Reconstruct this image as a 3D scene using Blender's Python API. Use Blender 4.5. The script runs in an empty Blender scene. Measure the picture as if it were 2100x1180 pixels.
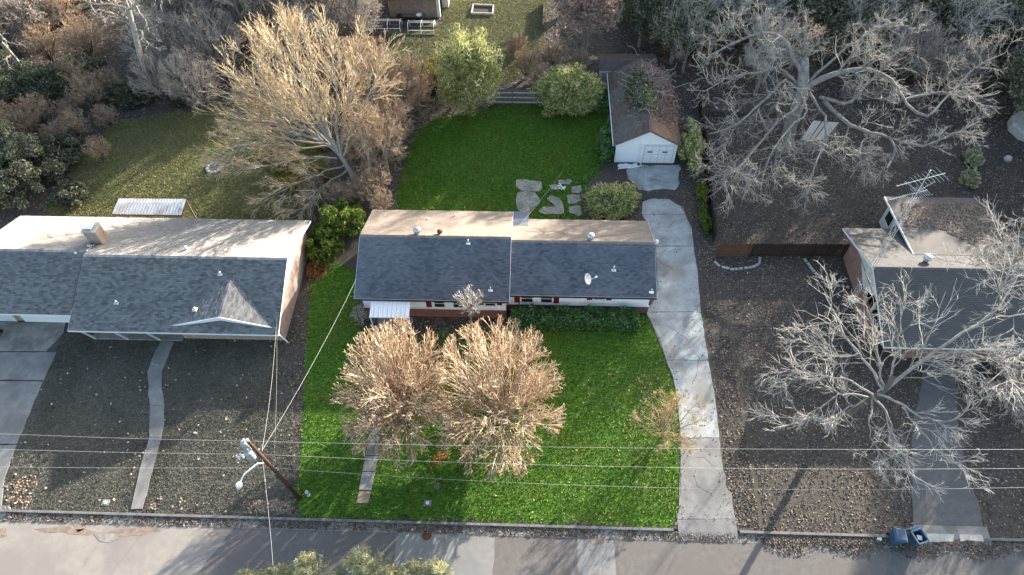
import bpy, math, random
import numpy as np
from mathutils import Matrix, Vector
random.seed(7)
SC = bpy.context.scene; COL = SC.collection
# ------------------------------------------------------------------ camera
F = 1400.0; CAMH = 42.0
_d = np.array([22, -1055, 1400.]); _d /= np.linalg.norm(_d)
_y = np.array([76, 1858, 1400.]); _y -= _d*_y.dot(_d); _y /= np.linalg.norm(_y)
_z = -_d; _x = np.cross(_z, _y)
if _x[0] < 0: _x = -_x
cam = bpy.data.cameras.new('camera'); co = bpy.data.objects.new('camera', cam); COL.objects.link(co)
cam.sensor_width = 36; cam.lens = F/2100*36; cam.clip_end = 2000; cam.clip_start = 0.1
right = Vector((_x[0], _y[0], _z[0])); up = Vector((_x[1], _y[1], _z[1])); fw = Vector((_x[2], _y[2], _z[2]))
co.matrix_world = Matrix.Translation((0, 0, CAMH)) @ Matrix((right, up, -fw)).transposed().to_4x4()
SC.camera = co
# ------------------------------------------------------------------ world, sun, exposure
SUN_AZ = math.radians(50.3)      # math angle from +X of the direction towards the sun
SUN_EL = math.radians(15.0)
w = bpy.data.worlds.new('World'); SC.world = w; w.use_nodes = True
nt = w.node_tree; sky = nt.nodes.new('ShaderNodeTexSky'); sky.sky_type = 'NISHITA'; sky.sun_disc = False
sky.sun_elevation = SUN_EL; sky.sun_rotation = math.radians(90) - SUN_AZ
sky.air_density = 1.0; sky.dust_density = 2.0; sky.ozone_density = 0.5
bg = nt.nodes['Background']; bg.inputs[1].default_value = 0.135
nt.links.new(sky.outputs[0], bg.inputs[0])
sl = bpy.data.lights.new('sun', 'SUN'); so = bpy.data.objects.new('sun', sl); COL.objects.link(so)
sl.energy = 5.0; sl.angle = math.radians(0.5); sl.color = (1.0, 0.90, 0.77)
sd = Vector((math.cos(SUN_AZ)*math.cos(SUN_EL), math.sin(SUN_AZ)*math.cos(SUN_EL), math.sin(SUN_EL)))
so.rotation_euler = sd.to_track_quat('Z', 'Y').to_euler(); so.location = (60, 60, 60)
vs = SC.view_settings; SC.display_settings.display_device = 'sRGB'
vs.view_transform = 'Standard'; vs.look = 'None'; vs.gamma = 1; vs.use_curve_mapping = False
vs.exposure = 1.98

# ------------------------------------------------------------------ survey helpers (sight lines of the photograph to places)
def _ray(px, py):
    c = np.array([px-1050, 590-py, F]); return np.array([c@_x, c@_y, c@_z])
def G(px, py, h=0.0):
    r = _ray(px, py); return r*((h-CAMH)/r[2]) + np.array([0, 0, CAMH])
def GY(px, py, Y):
    r = _ray(px, py); return r*(Y/r[1]) + np.array([0, 0, CAMH])
def GX(px, py, X):
    r = _ray(px, py); return r*(X/r[0]) + np.array([0, 0, CAMH])

# ------------------------------------------------------------------ materials
MATS = {}
def M(name, c1, c2=None, scale=3.0, rough=0.85, bump=0.0, bscale=None, island=None, metal=0.0, stretch=None, c3=None, s3=0.4, spec=0.3, detail=8, trans=0.0, isl_cols=None):
    m = bpy.data.materials.new(name); m.use_nodes = True; n = m.node_tree; N = n.nodes; L = n.links
    b = N['Principled BSDF']; b.inputs['Roughness'].default_value = rough; b.inputs['Metallic'].default_value = metal
    b.inputs['Specular IOR Level'].default_value = spec
    tc = N.new('ShaderNodeTexCoord'); src = tc.outputs['Object']
    if stretch:
        mp = N.new('ShaderNodeMapping'); mp.inputs['Scale'].default_value = stretch; L.new(src, mp.inputs[0]); src = mp.outputs[0]
    col = None
    if c2 is None: c2 = tuple(x*0.8 for x in c1)
    no = N.new('ShaderNodeTexNoise'); no.inputs['Scale'].default_value = scale; no.inputs['Detail'].default_value = detail; no.inputs['Roughness'].default_value = .65
    L.new(src, no.inputs['Vector'])
    mr = N.new('ShaderNodeMapRange'); mr.inputs[1].default_value = .33; mr.inputs[2].default_value = .67; L.new(no.outputs['Fac'], mr.inputs[0])
    mx = N.new('ShaderNodeMix'); mx.data_type = 'RGBA'; L.new(mr.outputs[0], mx.inputs[0])
    mx.inputs[6].default_value = (*c1, 1); mx.inputs[7].default_value = (*c2, 1); col = mx.outputs[2]
    if c3:
        n3 = N.new('ShaderNodeTexNoise'); n3.inputs['Scale'].default_value = s3; n3.inputs['Detail'].default_value = 4; L.new(tc.outputs['Object'], n3.inputs['Vector'])
        m3 = N.new('ShaderNodeMapRange'); m3.inputs[1].default_value = .45; m3.inputs[2].default_value = .65; L.new(n3.outputs['Fac'], m3.inputs[0])
        x3 = N.new('ShaderNodeMix'); x3.data_type = 'RGBA'; L.new(m3.outputs[0], x3.inputs[0]); L.new(col, x3.inputs[6]); x3.inputs[7].default_value = (*c3, 1); col = x3.outputs[2]
    if isl_cols:
        g = N.new('ShaderNodeNewGeometry'); cr = N.new('ShaderNodeValToRGB'); L.new(g.outputs['Random Per Island'], cr.inputs[0])
        e = cr.color_ramp.elements; k = len(isl_cols); cr.color_ramp.interpolation = 'LINEAR'
        e[0].position = 0; e[0].color = (*isl_cols[0], 1); e[1].position = 1; e[1].color = (*isl_cols[-1], 1)
        for i in range(1, k-1):
            q = e.new(i/(k-1)); q.color = (*isl_cols[i], 1)
        if island:   # multiply with the noise colour
            xm = N.new('ShaderNodeMix'); xm.data_type = 'RGBA'; xm.blend_type = 'MIX'; xm.inputs[0].default_value = island
            L.new(col, xm.inputs[6]); L.new(cr.outputs[0], xm.inputs[7]); col = xm.outputs[2]
        else: col = cr.outputs[0]
    L.new(col, b.inputs['Base Color'])
    if trans:
        b.inputs['Subsurface Weight'].default_value = 0.0
        tr = N.new('ShaderNodeBsdfTranslucent'); L.new(col, tr.inputs[0]); ms = N.new('ShaderNodeMixShader'); ms.inputs[0].default_value = trans
        L.new(b.outputs[0], ms.inputs[1]); L.new(tr.outputs[0], ms.inputs[2]); L.new(ms.outputs[0], N['Material Output'].inputs[0])
    if bump:
        bn = N.new('ShaderNodeTexNoise'); bn.inputs['Scale'].default_value = bscale or scale*3; bn.inputs['Detail'].default_value = 6; L.new(src, bn.inputs['Vector'])
        bp = N.new('ShaderNodeBump'); bp.inputs['Strength'].default_value = bump; bp.inputs['Distance'].default_value = .05
        L.new(bn.outputs['Fac'], bp.inputs['Height']); L.new(bp.outputs[0], b.inputs['Normal'])
    MATS[name] = m; return m
def brickmat(name, c1, c2, mortar, w_=.22, h_=.075, off=.5, ms=.008, rough=.9, vert=True, bump=.4):
    m = bpy.data.materials.new(name); m.use_nodes = True; n = m.node_tree; N = n.nodes; L = n.links; b = N['Principled BSDF']; b.inputs['Roughness'].default_value = rough
    tc = N.new('ShaderNodeTexCoord'); se = N.new('ShaderNodeSeparateXYZ'); L.new(tc.outputs['Object'], se.inputs[0]); cb = N.new('ShaderNodeCombineXYZ')
    ad = N.new('ShaderNodeMath'); L.new(se.outputs[0], ad.inputs[0]); L.new(se.outputs[1], ad.inputs[1]); L.new(ad.outputs[0], cb.inputs[0]); L.new(se.outputs[2], cb.inputs[1])
    br = N.new('ShaderNodeTexBrick'); L.new(cb.outputs[0] if vert else tc.outputs['Object'], br.inputs['Vector'])
    br.inputs['Color1'].default_value = (*c1, 1); br.inputs['Color2'].default_value = (*c2, 1); br.inputs['Mortar'].default_value = (*mortar, 1)
    br.inputs['Scale'].default_value = 1; br.inputs['Brick Width'].default_value = w_; br.inputs['Row Height'].default_value = h_; br.inputs['Mortar Size'].default_value = ms; br.offset = off
    no = N.new('ShaderNodeTexNoise'); no.inputs['Scale'].default_value = 2.5; no.inputs['Detail'].default_value = 6; L.new(tc.outputs['Object'], no.inputs['Vector'])
    mx = N.new('ShaderNodeMix'); mx.data_type = 'RGBA'; mx.blend_type = 'MULTIPLY'; mx.inputs[0].default_value = .6; L.new(br.outputs['Color'], mx.inputs[6])
    mr = N.new('ShaderNodeMapRange'); mr.inputs[1].default_value = .3; mr.inputs[2].default_value = .7; mr.inputs[3].default_value = .6; mr.inputs[4].default_value = 1.15; L.new(no.outputs['Fac'], mr.inputs[0]); L.new(mr.outputs[0], mx.inputs[7])
    L.new(mx.outputs[2], b.inputs['Base Color'])
    bp = N.new('ShaderNodeBump'); bp.inputs['Strength'].default_value = bump; bp.inputs['Distance'].default_value = .02; bp.invert = True; L.new(br.outputs['Fac'], bp.inputs['Height']); L.new(bp.outputs[0], b.inputs['Normal'])
    MATS[name] = m; return m

M('litter', (.090, .077, .065), (.050, .043, .037), scale=9, bump=.6, bscale=16, c3=(.06, .055, .045), s3=.25)
M('dirt', (.07, .055, .042), (.04, .03, .024), scale=6, bump=.6, bscale=14)
M('lawn_green', (.098, .212, .016), (.018, .064, .005), scale=1.7, bump=.8, bscale=10, stretch=(1.0, 3.6, 1), c3=(.075, .125, .012), s3=.3)
M('lawn_grey', (.135, .126, .102), (.085, .082, .066), scale=5, bump=.7, bscale=18, c3=(.055, .054, .042), s3=.35)
M('lawn_olive', (.17, .17, .07), (.09, .10, .04), scale=4, bump=.7, bscale=14, c3=(.11, .095, .05), s3=.3)
M('lawn_field', (.14, .145, .10), (.055, .062, .045), scale=4, bump=.7, bscale=14, c3=(.09, .085, .065), s3=.3)
M('asphalt_pale_sunlit', (.30, .27, .235), (.235, .215, .19), scale=2, bump=.25, bscale=30, c3=(.22, .20, .18), s3=.35)
M('asphalt_brown', (.160, .146, .135), (.115, .106, .10), scale=3, bump=.3, bscale=35, c3=(.135, .12, .11), s3=.5)
M('asphalt_grey', (.24, .235, .225), (.19, .187, .18), scale=2.5, bump=.25, bscale=30, c3=(.18, .178, .175), s3=.6)
M('asphalt_drive', (.13, .13, .13), (.09, .09, .088), scale=4, bump=.3, bscale=40, c3=(.10, .098, .095), s3=.7)
M('concrete', (.40, .425, .42), (.28, .295, .29), scale=1.6, bump=.25, bscale=20, c3=(.24, .235, .22), s3=.55)
M('concrete_stain', (.30, .285, .26), (.20, .19, .17), scale=2.5, bump=.25, bscale=16, c3=(.16, .15, .13), s3=1.0)
M('concrete_left', (.24, .235, .225), (.17, .167, .16), scale=2.0, bump=.2, bscale=16, c3=(.15, .147, .14), s3=.6)
M('kerb_concrete', (.20, .195, .185), (.12, .115, .11), scale=3, bump=.3, bscale=16)
M('dust', (.30, .22, .16), (.20, .15, .12), scale=5, bump=.4, bscale=15, c3=(.16, .13, .11), s3=2)
M('white_paint', (.74, .76, .78), (.66, .69, .72), scale=4, rough=.6)
M('white_siding', (.86, .88, .89), (.82, .84, .86), scale=2, rough=.7)
M('white_metal', (.82, .84, .85), (.74, .77, .79), scale=4, rough=.4, spec=.5)
M('cream_paint', (.60, .60, .54), (.48, .48, .43), scale=3)
M('red_shutter', (.20, .018, .012), (.14, .012, .010), scale=6, rough=.6)
M('dark_glass', (.012, .016, .02), (.02, .025, .03), scale=1, rough=.12, spec=.6)
M('black_recess', (.012, .012, .012), rough=.9)
M('galvanised', (.55, .57, .58), (.42, .44, .46), scale=8, rough=.35, metal=.6, spec=.5)
M('aluminium', (.62, .63, .63), (.50, .51, .51), scale=8, rough=.45, metal=.25)
M('rust', (.16, .055, .03), (.09, .035, .02), scale=10)
M('pole_wood', (.11, .055, .036), (.05, .026, .018), scale=3, bump=.4, stretch=(6, 6, .7))
M('wire', (.42, .42, .41), rough=.5, spec=.4)
M('wood_grey', (.17, .15, .14), (.09, .08, .075), scale=3, bump=.3, stretch=(5, 5, .8))
M('wood_brown', (.16, .085, .055), (.07, .036, .024), scale=3, bump=.3, stretch=(4, 4, .8))
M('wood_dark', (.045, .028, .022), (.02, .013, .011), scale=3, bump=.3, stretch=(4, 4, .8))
M('bin_blue', (.045, .095, .16), (.03, .07, .125), scale=5, rough=.5, spec=.4)
M('brown_roof', (.115, .085, .068), (.055, .045, .042), scale=2.2, bump=.4, bscale=12, stretch=(1.5, 9, 1), c3=(.10, .11, .115), s3=.8)
M('felt_grey', (.115, .110, .106), (.075, .072, .07), scale=2, bump=.4, bscale=9, c3=(.125, .115, .108), s3=.5)
M('stone_pale', (.48, .46, .42), (.33, .32, .29), scale=4, bump=.3)
M('slab_stone', (.36, .34, .31), (.24, .23, .21), scale=3, bump=.3, bscale=12, c3=(.20, .185, .16), s3=1.3)
M('sand', (.33, .25, .18), (.2, .15, .12), scale=5)
M('paper', (.75, .76, .78), rough=.8)
M('rusty_white', (.70, .70, .68), (.60, .59, .57), scale=2, rough=.45, c3=(.52, .42, .35), s3=1.2)
brickmat('brick_red', (.26, .085, .055), (.18, .055, .04), (.20, .15, .13))
brickmat('brick_buff', (.38, .28, .23), (.30, .21, .175), (.34, .30, .28))
brickmat('brick_salmon', (.30, .155, .125), (.25, .125, .10), (.28, .2, .18))
brickmat('brick_tan', (.27, .205, .165), (.19, .145, .12), (.25, .23, .21))
# bark / twigs
M('bark_grey', (.30, .285, .26), (.14, .13, .12), scale=3, bump=.5, bscale=9)
M('bark_pale', (.36, .34, .30), (.19, .175, .155), scale=3, bump=.5, bscale=9)
M('bark_brown', (.16, .135, .11), (.085, .07, .058), scale=3, bump=.6, bscale=9)
M('twig_grey', (.35, .335, .31), isl_cols=[(.60, .56, .49), (.38, .35, .30), (.20, .18, .15)], spec=.15)
M('twig_white', (.5, .48, .44), isl_cols=[(.70, .67, .61), (.50, .475, .43), (.24, .22, .20)], spec=.15)
M('twig_tan', (.5, .38, .25), isl_cols=[(.84, .74, .54), (.68, .55, .37), (.42, .27, .18), (.17, .10, .07)], spec=.15)
M('twig_gold', (.5, .4, .2), isl_cols=[(.84, .74, .54), (.70, .56, .37), (.48, .34, .20), (.26, .22, .13)], spec=.15)
M('twig_brown', (.2, .13, .09), isl_cols=[(.62, .50, .36), (.42, .32, .22), (.20, .145, .105), (.48, .30, .18)], spec=.15)
M('twig_mauve', (.2, .13, .09), isl_cols=[(.60, .55, .48), (.40, .35, .31), (.19, .165, .145)], spec=.15)
# foliage
M('leaf_dark', (.03, .05, .02), isl_cols=[(.03, .045, .02), (.065, .08, .04), (.13, .145, .085), (.20, .20, .14)], trans=.2, rough=.55, spec=.35)
M('leaf_hedge', (.03, .05, .02), isl_cols=[(.015, .055, .012), (.045, .13, .025), (.10, .22, .055), (.17, .22, .11)], trans=.15, rough=.45, spec=.4)
M('leaf_grey', (.07, .085, .05), isl_cols=[(.05, .06, .034), (.10, .11, .065), (.20, .20, .13), (.34, .32, .22)], trans=.2, rough=.5, spec=.35)
M('leaf_bamboo', (.2, .25, .06), isl_cols=[(.045, .10, .03), (.13, .20, .055), (.40, .40, .14), (.70, .62, .36), (.50, .50, .20), (.14, .22, .06)], trans=.35, rough=.5)
M('leaf_bright', (.2, .25, .06), isl_cols=[(.045, .11, .015), (.10, .19, .025), (.20, .27, .04), (.24, .17, .05)], trans=.4, rough=.5)
M('leaf_yellow', (.3, .28, .06), isl_cols=[(.26, .28, .04), (.38, .30, .05), (.36, .20, .06), (.16, .18, .05)], trans=.4, rough=.5)
M('leaf_rust', (.3, .28, .06), isl_cols=[(.44, .30, .25), (.32, .22, .18), (.20, .13, .11), (.52, .42, .36)], trans=.25, rough=.7)
M('leaf_orange', (.3, .28, .06), isl_cols=[(.42, .16, .04), (.30, .10, .03), (.45, .26, .10), (.2, .07, .03)], trans=.3, rough=.7)
M('leaf_pine', (.1, .12, .06), isl_cols=[(.18, .20, .10), (.38, .38, .21), (.58, .56, .35)], trans=.25, rough=.5)
M('fallen_leaf', (.1, .08, .06), isl_cols=[(.035, .029, .024), (.09, .074, .058), (.15, .123, .096), (.30, .25, .20), (.08, .053, .038), (.05, .044, .038)], rough=.8, spec=.2)
M('leaf_russet', (.3, .28, .06), isl_cols=[(.20, .10, .06), (.14, .07, .045), (.28, .16, .10), (.10, .055, .04)], trans=.2, rough=.8)
M('drum_grey', (.36, .38, .39), (.26, .275, .285), scale=6, rough=.5)
M('fallen_pale', (.1, .08, .06), isl_cols=[(.22, .18, .14), (.34, .30, .25), (.48, .44, .38)], rough=.8)
M('fallen_tan', (.1, .08, .06), isl_cols=[(.26, .19, .13), (.38, .28, .20), (.20, .15, .12), (.12, .09, .07)], rough=.8)
M('blade_green', (.06, .2, .01), isl_cols=[(.022, .076, .006), (.06, .160, .010), (.115, .25, .018), (.24, .30, .05)], trans=.3, rough=.5)
M('blade_grey', (.06, .2, .01), isl_cols=[(.09, .088, .066), (.12, .114, .086), (.16, .15, .113)], trans=.2, rough=.6)
M('blade_olive', (.06, .2, .01), isl_cols=[(.10, .11, .04), (.20, .21, .07), (.34, .32, .15)], trans=.25, rough=.6)

# ------------------------------------------------------------------ mesh helpers
def mesh_np(name, V, Fc, mat, parent=None, smooth=False, kind=None, loc=None):
    """V (n,3); Fc list of (m,k) int arrays"""
    me = bpy.data.meshes.new(name)
    V = np.asarray(V, dtype=np.float32).reshape(-1, 3)
    if not isinstance(Fc, list): Fc = [Fc]
    Fc = [np.asarray(f, dtype=np.int32) for f in Fc if len(f)]
    me.vertices.add(len(V)); me.vertices.foreach_set('co', V.ravel())
    tot = sum(f.size for f in Fc); npoly = sum(len(f) for f in Fc)
    me.loops.add(tot); me.loops.foreach_set('vertex_index', np.concatenate([f.ravel() for f in Fc]))
    me.polygons.add(npoly)
    cnt = np.concatenate([np.full(len(f), f.shape[1], dtype=np.int32) for f in Fc])
    st = np.zeros(npoly, dtype=np.int32); st[1:] = np.cumsum(cnt)[:-1]
    me.polygons.foreach_set('loop_start', st); me.polygons.foreach_set('loop_total', cnt)
    if smooth: me.polygons.foreach_set('use_smooth', np.ones(npoly, dtype=bool))
    me.update(calc_edges=True)
    if mat: me.materials.append(MATS[mat])
    return link(name, me, parent, kind, loc)
def link(name, me, parent=None, kind=None, loc=None):
    o = bpy.data.objects.new(name, me); COL.objects.link(o)
    if parent is not None: o.parent = parent
    if kind: o['kind'] = kind
    if loc is not None: o.location = loc
    return o
class MB:
    """collects boxes, quads, tubes, prisms into one mesh"""
    def __init__(s): s.v = []; s.f = []; s.n = 0
    def add(s, V, Fs):
        s.v.append(np.asarray(V, float)); 
        for f in Fs: s.f.append([i+s.n for i in f])
        s.n += len(V); return s
    def box(s, a, b):
        x0, y0, z0 = a; x1, y1, z1 = b
        V = [(x0,y0,z0),(x1,y0,z0),(x1,y1,z0),(x0,y1,z0),(x0,y0,z1),(x1,y0,z1),(x1,y1,z1),(x0,y1,z1)]
        return s.add(V, [(0,3,2,1),(4,5,6,7),(0,1,5,4),(1,2,6,5),(2,3,7,6),(3,0,4,7)])
    def bar(s, p, q, w_, h_=None, up=(0, 0, 1)):
        p = np.array(p, float); q = np.array(q, float); d = q-p; d /= np.linalg.norm(d); h_ = h_ or w_
        u = np.array(up, float)
        if abs(d@u) > .95: u = np.array([1., 0, 0])
        r = np.cross(d, u); r /= np.linalg.norm(r); u = np.cross(r, d)
        V = [c+sx*r*w_/2+sz*u*h_/2 for c in (p, q) for sx, sz in ((-1,-1),(1,-1),(1,1),(-1,1))]
        return s.add(V, [(0,1,2,3),(7,6,5,4),(0,4,5,1),(1,5,6,2),(2,6,7,3),(3,7,4,0)])
    def tube(s, pts, r, k=8, cap=True):
        pts = [np.array(p, float) for p in pts]; n = len(pts); rr = r if hasattr(r, '__len__') else [r]*n; V = []
        for i, p in enumerate(pts):
            t = pts[min(i+1, n-1)]-pts[max(i-1, 0)]; t /= (np.linalg.norm(t)+1e-9)
            a = np.array([0, 0, 1.]) if abs(t[2]) < .9 else np.array([1., 0, 0])
            u = np.cross(t, a); u /= np.linalg.norm(u); v = np.cross(t, u)
            for j in range(k):
                an = 2*math.pi*j/k; V.append(p+rr[i]*(math.cos(an)*u+math.sin(an)*v))
        Fs = [(i*k+j, i*k+(j+1) % k, (i+1)*k+(j+1) % k, (i+1)*k+j) for i in range(n-1) for j in range(k)]
        if cap: Fs += [tuple(range(k))[::-1], tuple(range((n-1)*k, n*k))]
        return s.add(V, Fs)
    def lathe(s, prof, c, k=16, rot=None):
        V = []; n = len(prof)
        for r, z in prof:
            for j in range(k):
                an = 2*math.pi*j/k; V.append((r*math.cos(an), r*math.sin(an), z))
        V = np.array(V)
        if rot is not None: V = V@np.array(rot).T
        V = V+np.array(c)
        Fs = [(i*k+j, i*k+(j+1) % k, (i+1)*k+(j+1) % k, (i+1)*k+j) for i in range(n-1) for j in range(k)]
        Fs += [tuple(range(k))[::-1], tuple(range((n-1)*k, n*k))]
        return s.add(V, Fs)
    def prism(s, poly, z0, z1):
        """poly of (x,y) counter-clockwise"""
        n = len(poly); V = [(p[0], p[1], z0) for p in poly]+[(p[0], p[1], z1) for p in poly]
        return s.add(V, [tuple(range(n))[::-1], tuple(range(n, 2*n))]+[(i, (i+1) % n, n+(i+1) % n, n+i) for i in range(n)])
    def extr(s, poly, vec):
        """poly of 3-d points extruded by vec"""
        n = len(poly); P = np.array(poly, float); V = np.vstack([P, P+np.array(vec)])
        return s.add(V, [tuple(range(n))[::-1], tuple(range(n, 2*n))]+[(i, (i+1) % n, n+(i+1) % n, n+i) for i in range(n)])
    def build(s, name, mat, parent=None, smooth=False, kind=None, bevel=0, label=None):
        me = bpy.data.meshes.new(name); me.from_pydata([tuple(p) for p in np.vstack(s.v)], [], s.f); me.update(); me.materials.append(MATS[mat])
        if smooth: 
            for p in me.polygons: p.use_smooth = True
        o = link(name, me, parent, kind)
        if bevel:
            md = o.modifiers.new('bevel', 'BEVEL'); md.width = bevel; md.segments = 2; md.limit_method = 'ANGLE'
        if label: o['label'] = label
        return o
def root(name, label, cat, loc=(0, 0, 0), group=None, rz=0):
    o = bpy.data.objects.new(name, None); COL.objects.link(o); o.location = loc; o.rotation_euler = (0, 0, rz); o.empty_display_size = .3
    return tag(o, label, cat, group)
def tag(o, label, cat, group=None):
    o['label'] = label; o['category'] = cat
    if group: o['group'] = group
    return o
def at(o, parent):   # world-built part kept in place under a parent that has its own location
    o.parent = parent; o.matrix_parent_inverse = Matrix.Translation(parent.location).inverted(); return o
def copy_tree(o, parent=None):
    c = o.copy(); COL.objects.link(c); c.parent = parent
    for ch in list(o.children): copy_tree(ch, c)
    return c

def rough_poly(pts, step=.35, amp=.12, seed=0, closed=True):
    rg = np.random.RandomState(seed); out = []; n = len(pts)
    for i in range(n):
        a = np.array(pts[i][:2], float); b = np.array(pts[(i+1) % n][:2], float); L = np.linalg.norm(b-a); k = max(1, int(L/step))
        nn = np.array([-(b-a)[1], (b-a)[0]])/(L+1e-9)
        for j in range(k):
            out.append(a+(b-a)*j/k+(nn*rg.normal(0, amp) if j else 0))
    return out
def sheet(name, pts, z, mat, amp=.1, step=.4, seed=1, kind='structure', parent=None, thick=None):
    """flat sheet with a ragged outline at height z (or slab of given thickness)"""
    P = rough_poly(pts, step, amp, seed) if amp else [np.array(p[:2], float) for p in pts]
    area = sum(P[i][0]*P[(i+1) % len(P)][1]-P[(i+1) % len(P)][0]*P[i][1] for i in range(len(P)))
    if area < 0: P = P[::-1]
    if thick: b = MB().prism([tuple(p) for p in P], z-thick, z)
    else: b = MB().add([(p[0], p[1], z) for p in P], [tuple(range(len(P)))])
    return b.build(name, mat, parent, kind=kind)
def GP(*pp): return [G(*p)[:2] for p in pp]
def inpoly(x, y, poly):
    x = np.asarray(x); y = np.asarray(y); ins = np.zeros(len(x), bool); n = len(poly); j = n-1
    for i in range(n):
        xi, yi = poly[i][:2]; xj, yj = poly[j][:2]
        c = ((yi > y) != (yj > y)) & (x < (xj-xi)*(y-yi)/(yj-yi+1e-12)+xi); ins ^= c; j = i
    return ins

def patchy(p, s=1.0, seed=0):
    x, y = p[:, 0]*s, p[:, 1]*s; v = 0
    for i, (a, b, c) in enumerate(((1.0, .7, .5), (-.6, 1.3, 1.9), (1.9, 1.1, 4.1), (2.7, -2.3, .7), (-3.7, 4.1, 2.2), (6.1, 5.3, 1.3))): v = v+np.sin(a*x+b*y+c+seed+1.3*np.sin(b*x*.8-a*y+seed*2))/(1+.35*i)
    return v/2.2
def edgefall(p, poly, w_=.8):
    A = np.array([q[:2] for q in poly]); d = np.full(len(p), 1e9)
    for i in range(len(A)):
        a = A[i]; b = A[(i+1) % len(A)]; ab = b-a; t_ = np.clip(((p-a)@ab)/(ab@ab+1e-9), 0, 1); d = np.minimum(d, np.linalg.norm(p-a-t_[:, None]*ab, axis=1))
    return np.clip(d/w_, 0, 1)
# leaves / blades lying or standing on surfaces
def quads(P, U, Vv):
    n = len(P); V = np.empty((n, 4, 3)); V[:, 0] = P-U-Vv; V[:, 1] = P+U-Vv; V[:, 2] = P+U+Vv; V[:, 3] = P-U+Vv
    return V.reshape(-1, 3), np.arange(n*4).reshape(n, 4)
def scatter_leaves(name, polys, n, size, mat, seed, holes=(), z=.03, label=None, cat=None, tilt=.5, zf=None, dens=None):
    rg = np.random.RandomState(seed); allp = []
    for poly in polys:
        A = np.array([p[:2] for p in poly]); lo = A.min(0); hi = A.max(0)
        x = rg.uniform(lo[0], hi[0], n); y = rg.uniform(lo[1], hi[1], n); k = inpoly(x, y, poly)
        allp.append(np.stack([x[k], y[k]], 1))
    p = np.vstack(allp)
    for h in holes: p = p[~inpoly(p[:, 0], p[:, 1], h)]
    if dens is not None: p = p[rg.rand(len(p)) < dens(p)]
    m = len(p); zz = zf(p) if zf is not None else np.full(m, z)
    P = np.c_[p, zz+rg.uniform(0, .03, m)]
    a = rg.uniform(0, 6.28, m); s = size*rg.uniform(.55, 1.35, m)
    N = np.c_[rg.normal(0, tilt, m), rg.normal(0, tilt, m), np.ones(m)]; N /= np.linalg.norm(N, axis=1)[:, None]
    U = np.c_[np.cos(a), np.sin(a), np.zeros(m)]; U -= N*(U*N).sum(1)[:, None]; U /= np.linalg.norm(U, axis=1)[:, None]; W = np.cross(N, U)
    V, Fq = quads(P, U*s[:, None]*.5, W*(s*rg.uniform(.5, .9, m))[:, None]*.5)
    o = mesh_np(name, V, Fq, mat, kind='stuff'); o['label'] = label; o['category'] = cat; return o
def blades(name, poly, n, h, mat, seed, holes, label, z=.01, wdt=.04):
    rg = np.random.RandomState(seed); A = np.array([p[:2] for p in poly]); lo = A.min(0); hi = A.max(0)
    x = rg.uniform(lo[0], hi[0], n); y = rg.uniform(lo[1], hi[1], n); k = inpoly(x, y, poly)
    for hh in holes: k &= ~inpoly(x, y, hh)
    x = x[k]; y = y[k]; m = len(x); jj = rg.rand(m) < .25; x = x+jj*rg.normal(0, .22, m); y = y+jj*rg.normal(0, .22, m); a = rg.uniform(0, 6.28, m); hh = h*rg.uniform(.5, 1.3, m)
    dx = np.cos(a)*wdt; dy = np.sin(a)*wdt; V = np.empty((m, 3, 3))
    V[:, 0] = np.c_[x-dx, y-dy, np.full(m, z)]; V[:, 1] = np.c_[x+dx, y+dy, np.full(m, z)]
    V[:, 2] = np.c_[x+rg.normal(0, .05, m), y+rg.normal(0, .05, m), z+hh]
    o = mesh_np(name, V.reshape(-1, 3), np.arange(m*3).reshape(m, 3), mat, kind='stuff'); o['label'] = label; o['category'] = 'grass'; return o

# ------------------------------------------------------------------ tree growth (vectorised)
def nrm(a): return a/(np.linalg.norm(a, axis=-1, keepdims=True)+1e-9)
def resample(pts, S):
    P = np.array(pts, float); d = np.r_[0, np.cumsum(np.linalg.norm(np.diff(P, axis=0), axis=1))]; t = np.linspace(0, d[-1], S+1)
    # catmull-rom through the points
    out = []
    for tt in t:
        i = min(np.searchsorted(d, tt, 'right')-1, len(P)-2); u = (tt-d[i])/(d[i+1]-d[i]+1e-9)
        p0 = P[max(i-1, 0)]; p1 = P[i]; p2 = P[i+1]; p3 = P[min(i+2, len(P)-1)]
        out.append(.5*((2*p1)+(-p0+p2)*u+(2*p0-5*p1+4*p2-p3)*u*u+(-p0+3*p1-3*p2+p3)*u**3))
    return np.array(out)
def env_len(P, D, env):
    c, r = env; p = (P-np.array(c))/np.array(r); d = D/np.array(r)
    A = (d*d).sum(-1); B = 2*(p*d).sum(-1); C = (p*p).sum(-1)-1
    disc = np.maximum(B*B-4*A*C, 0); return np.maximum((-B+np.sqrt(disc))/(2*A), 0.05)
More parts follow.
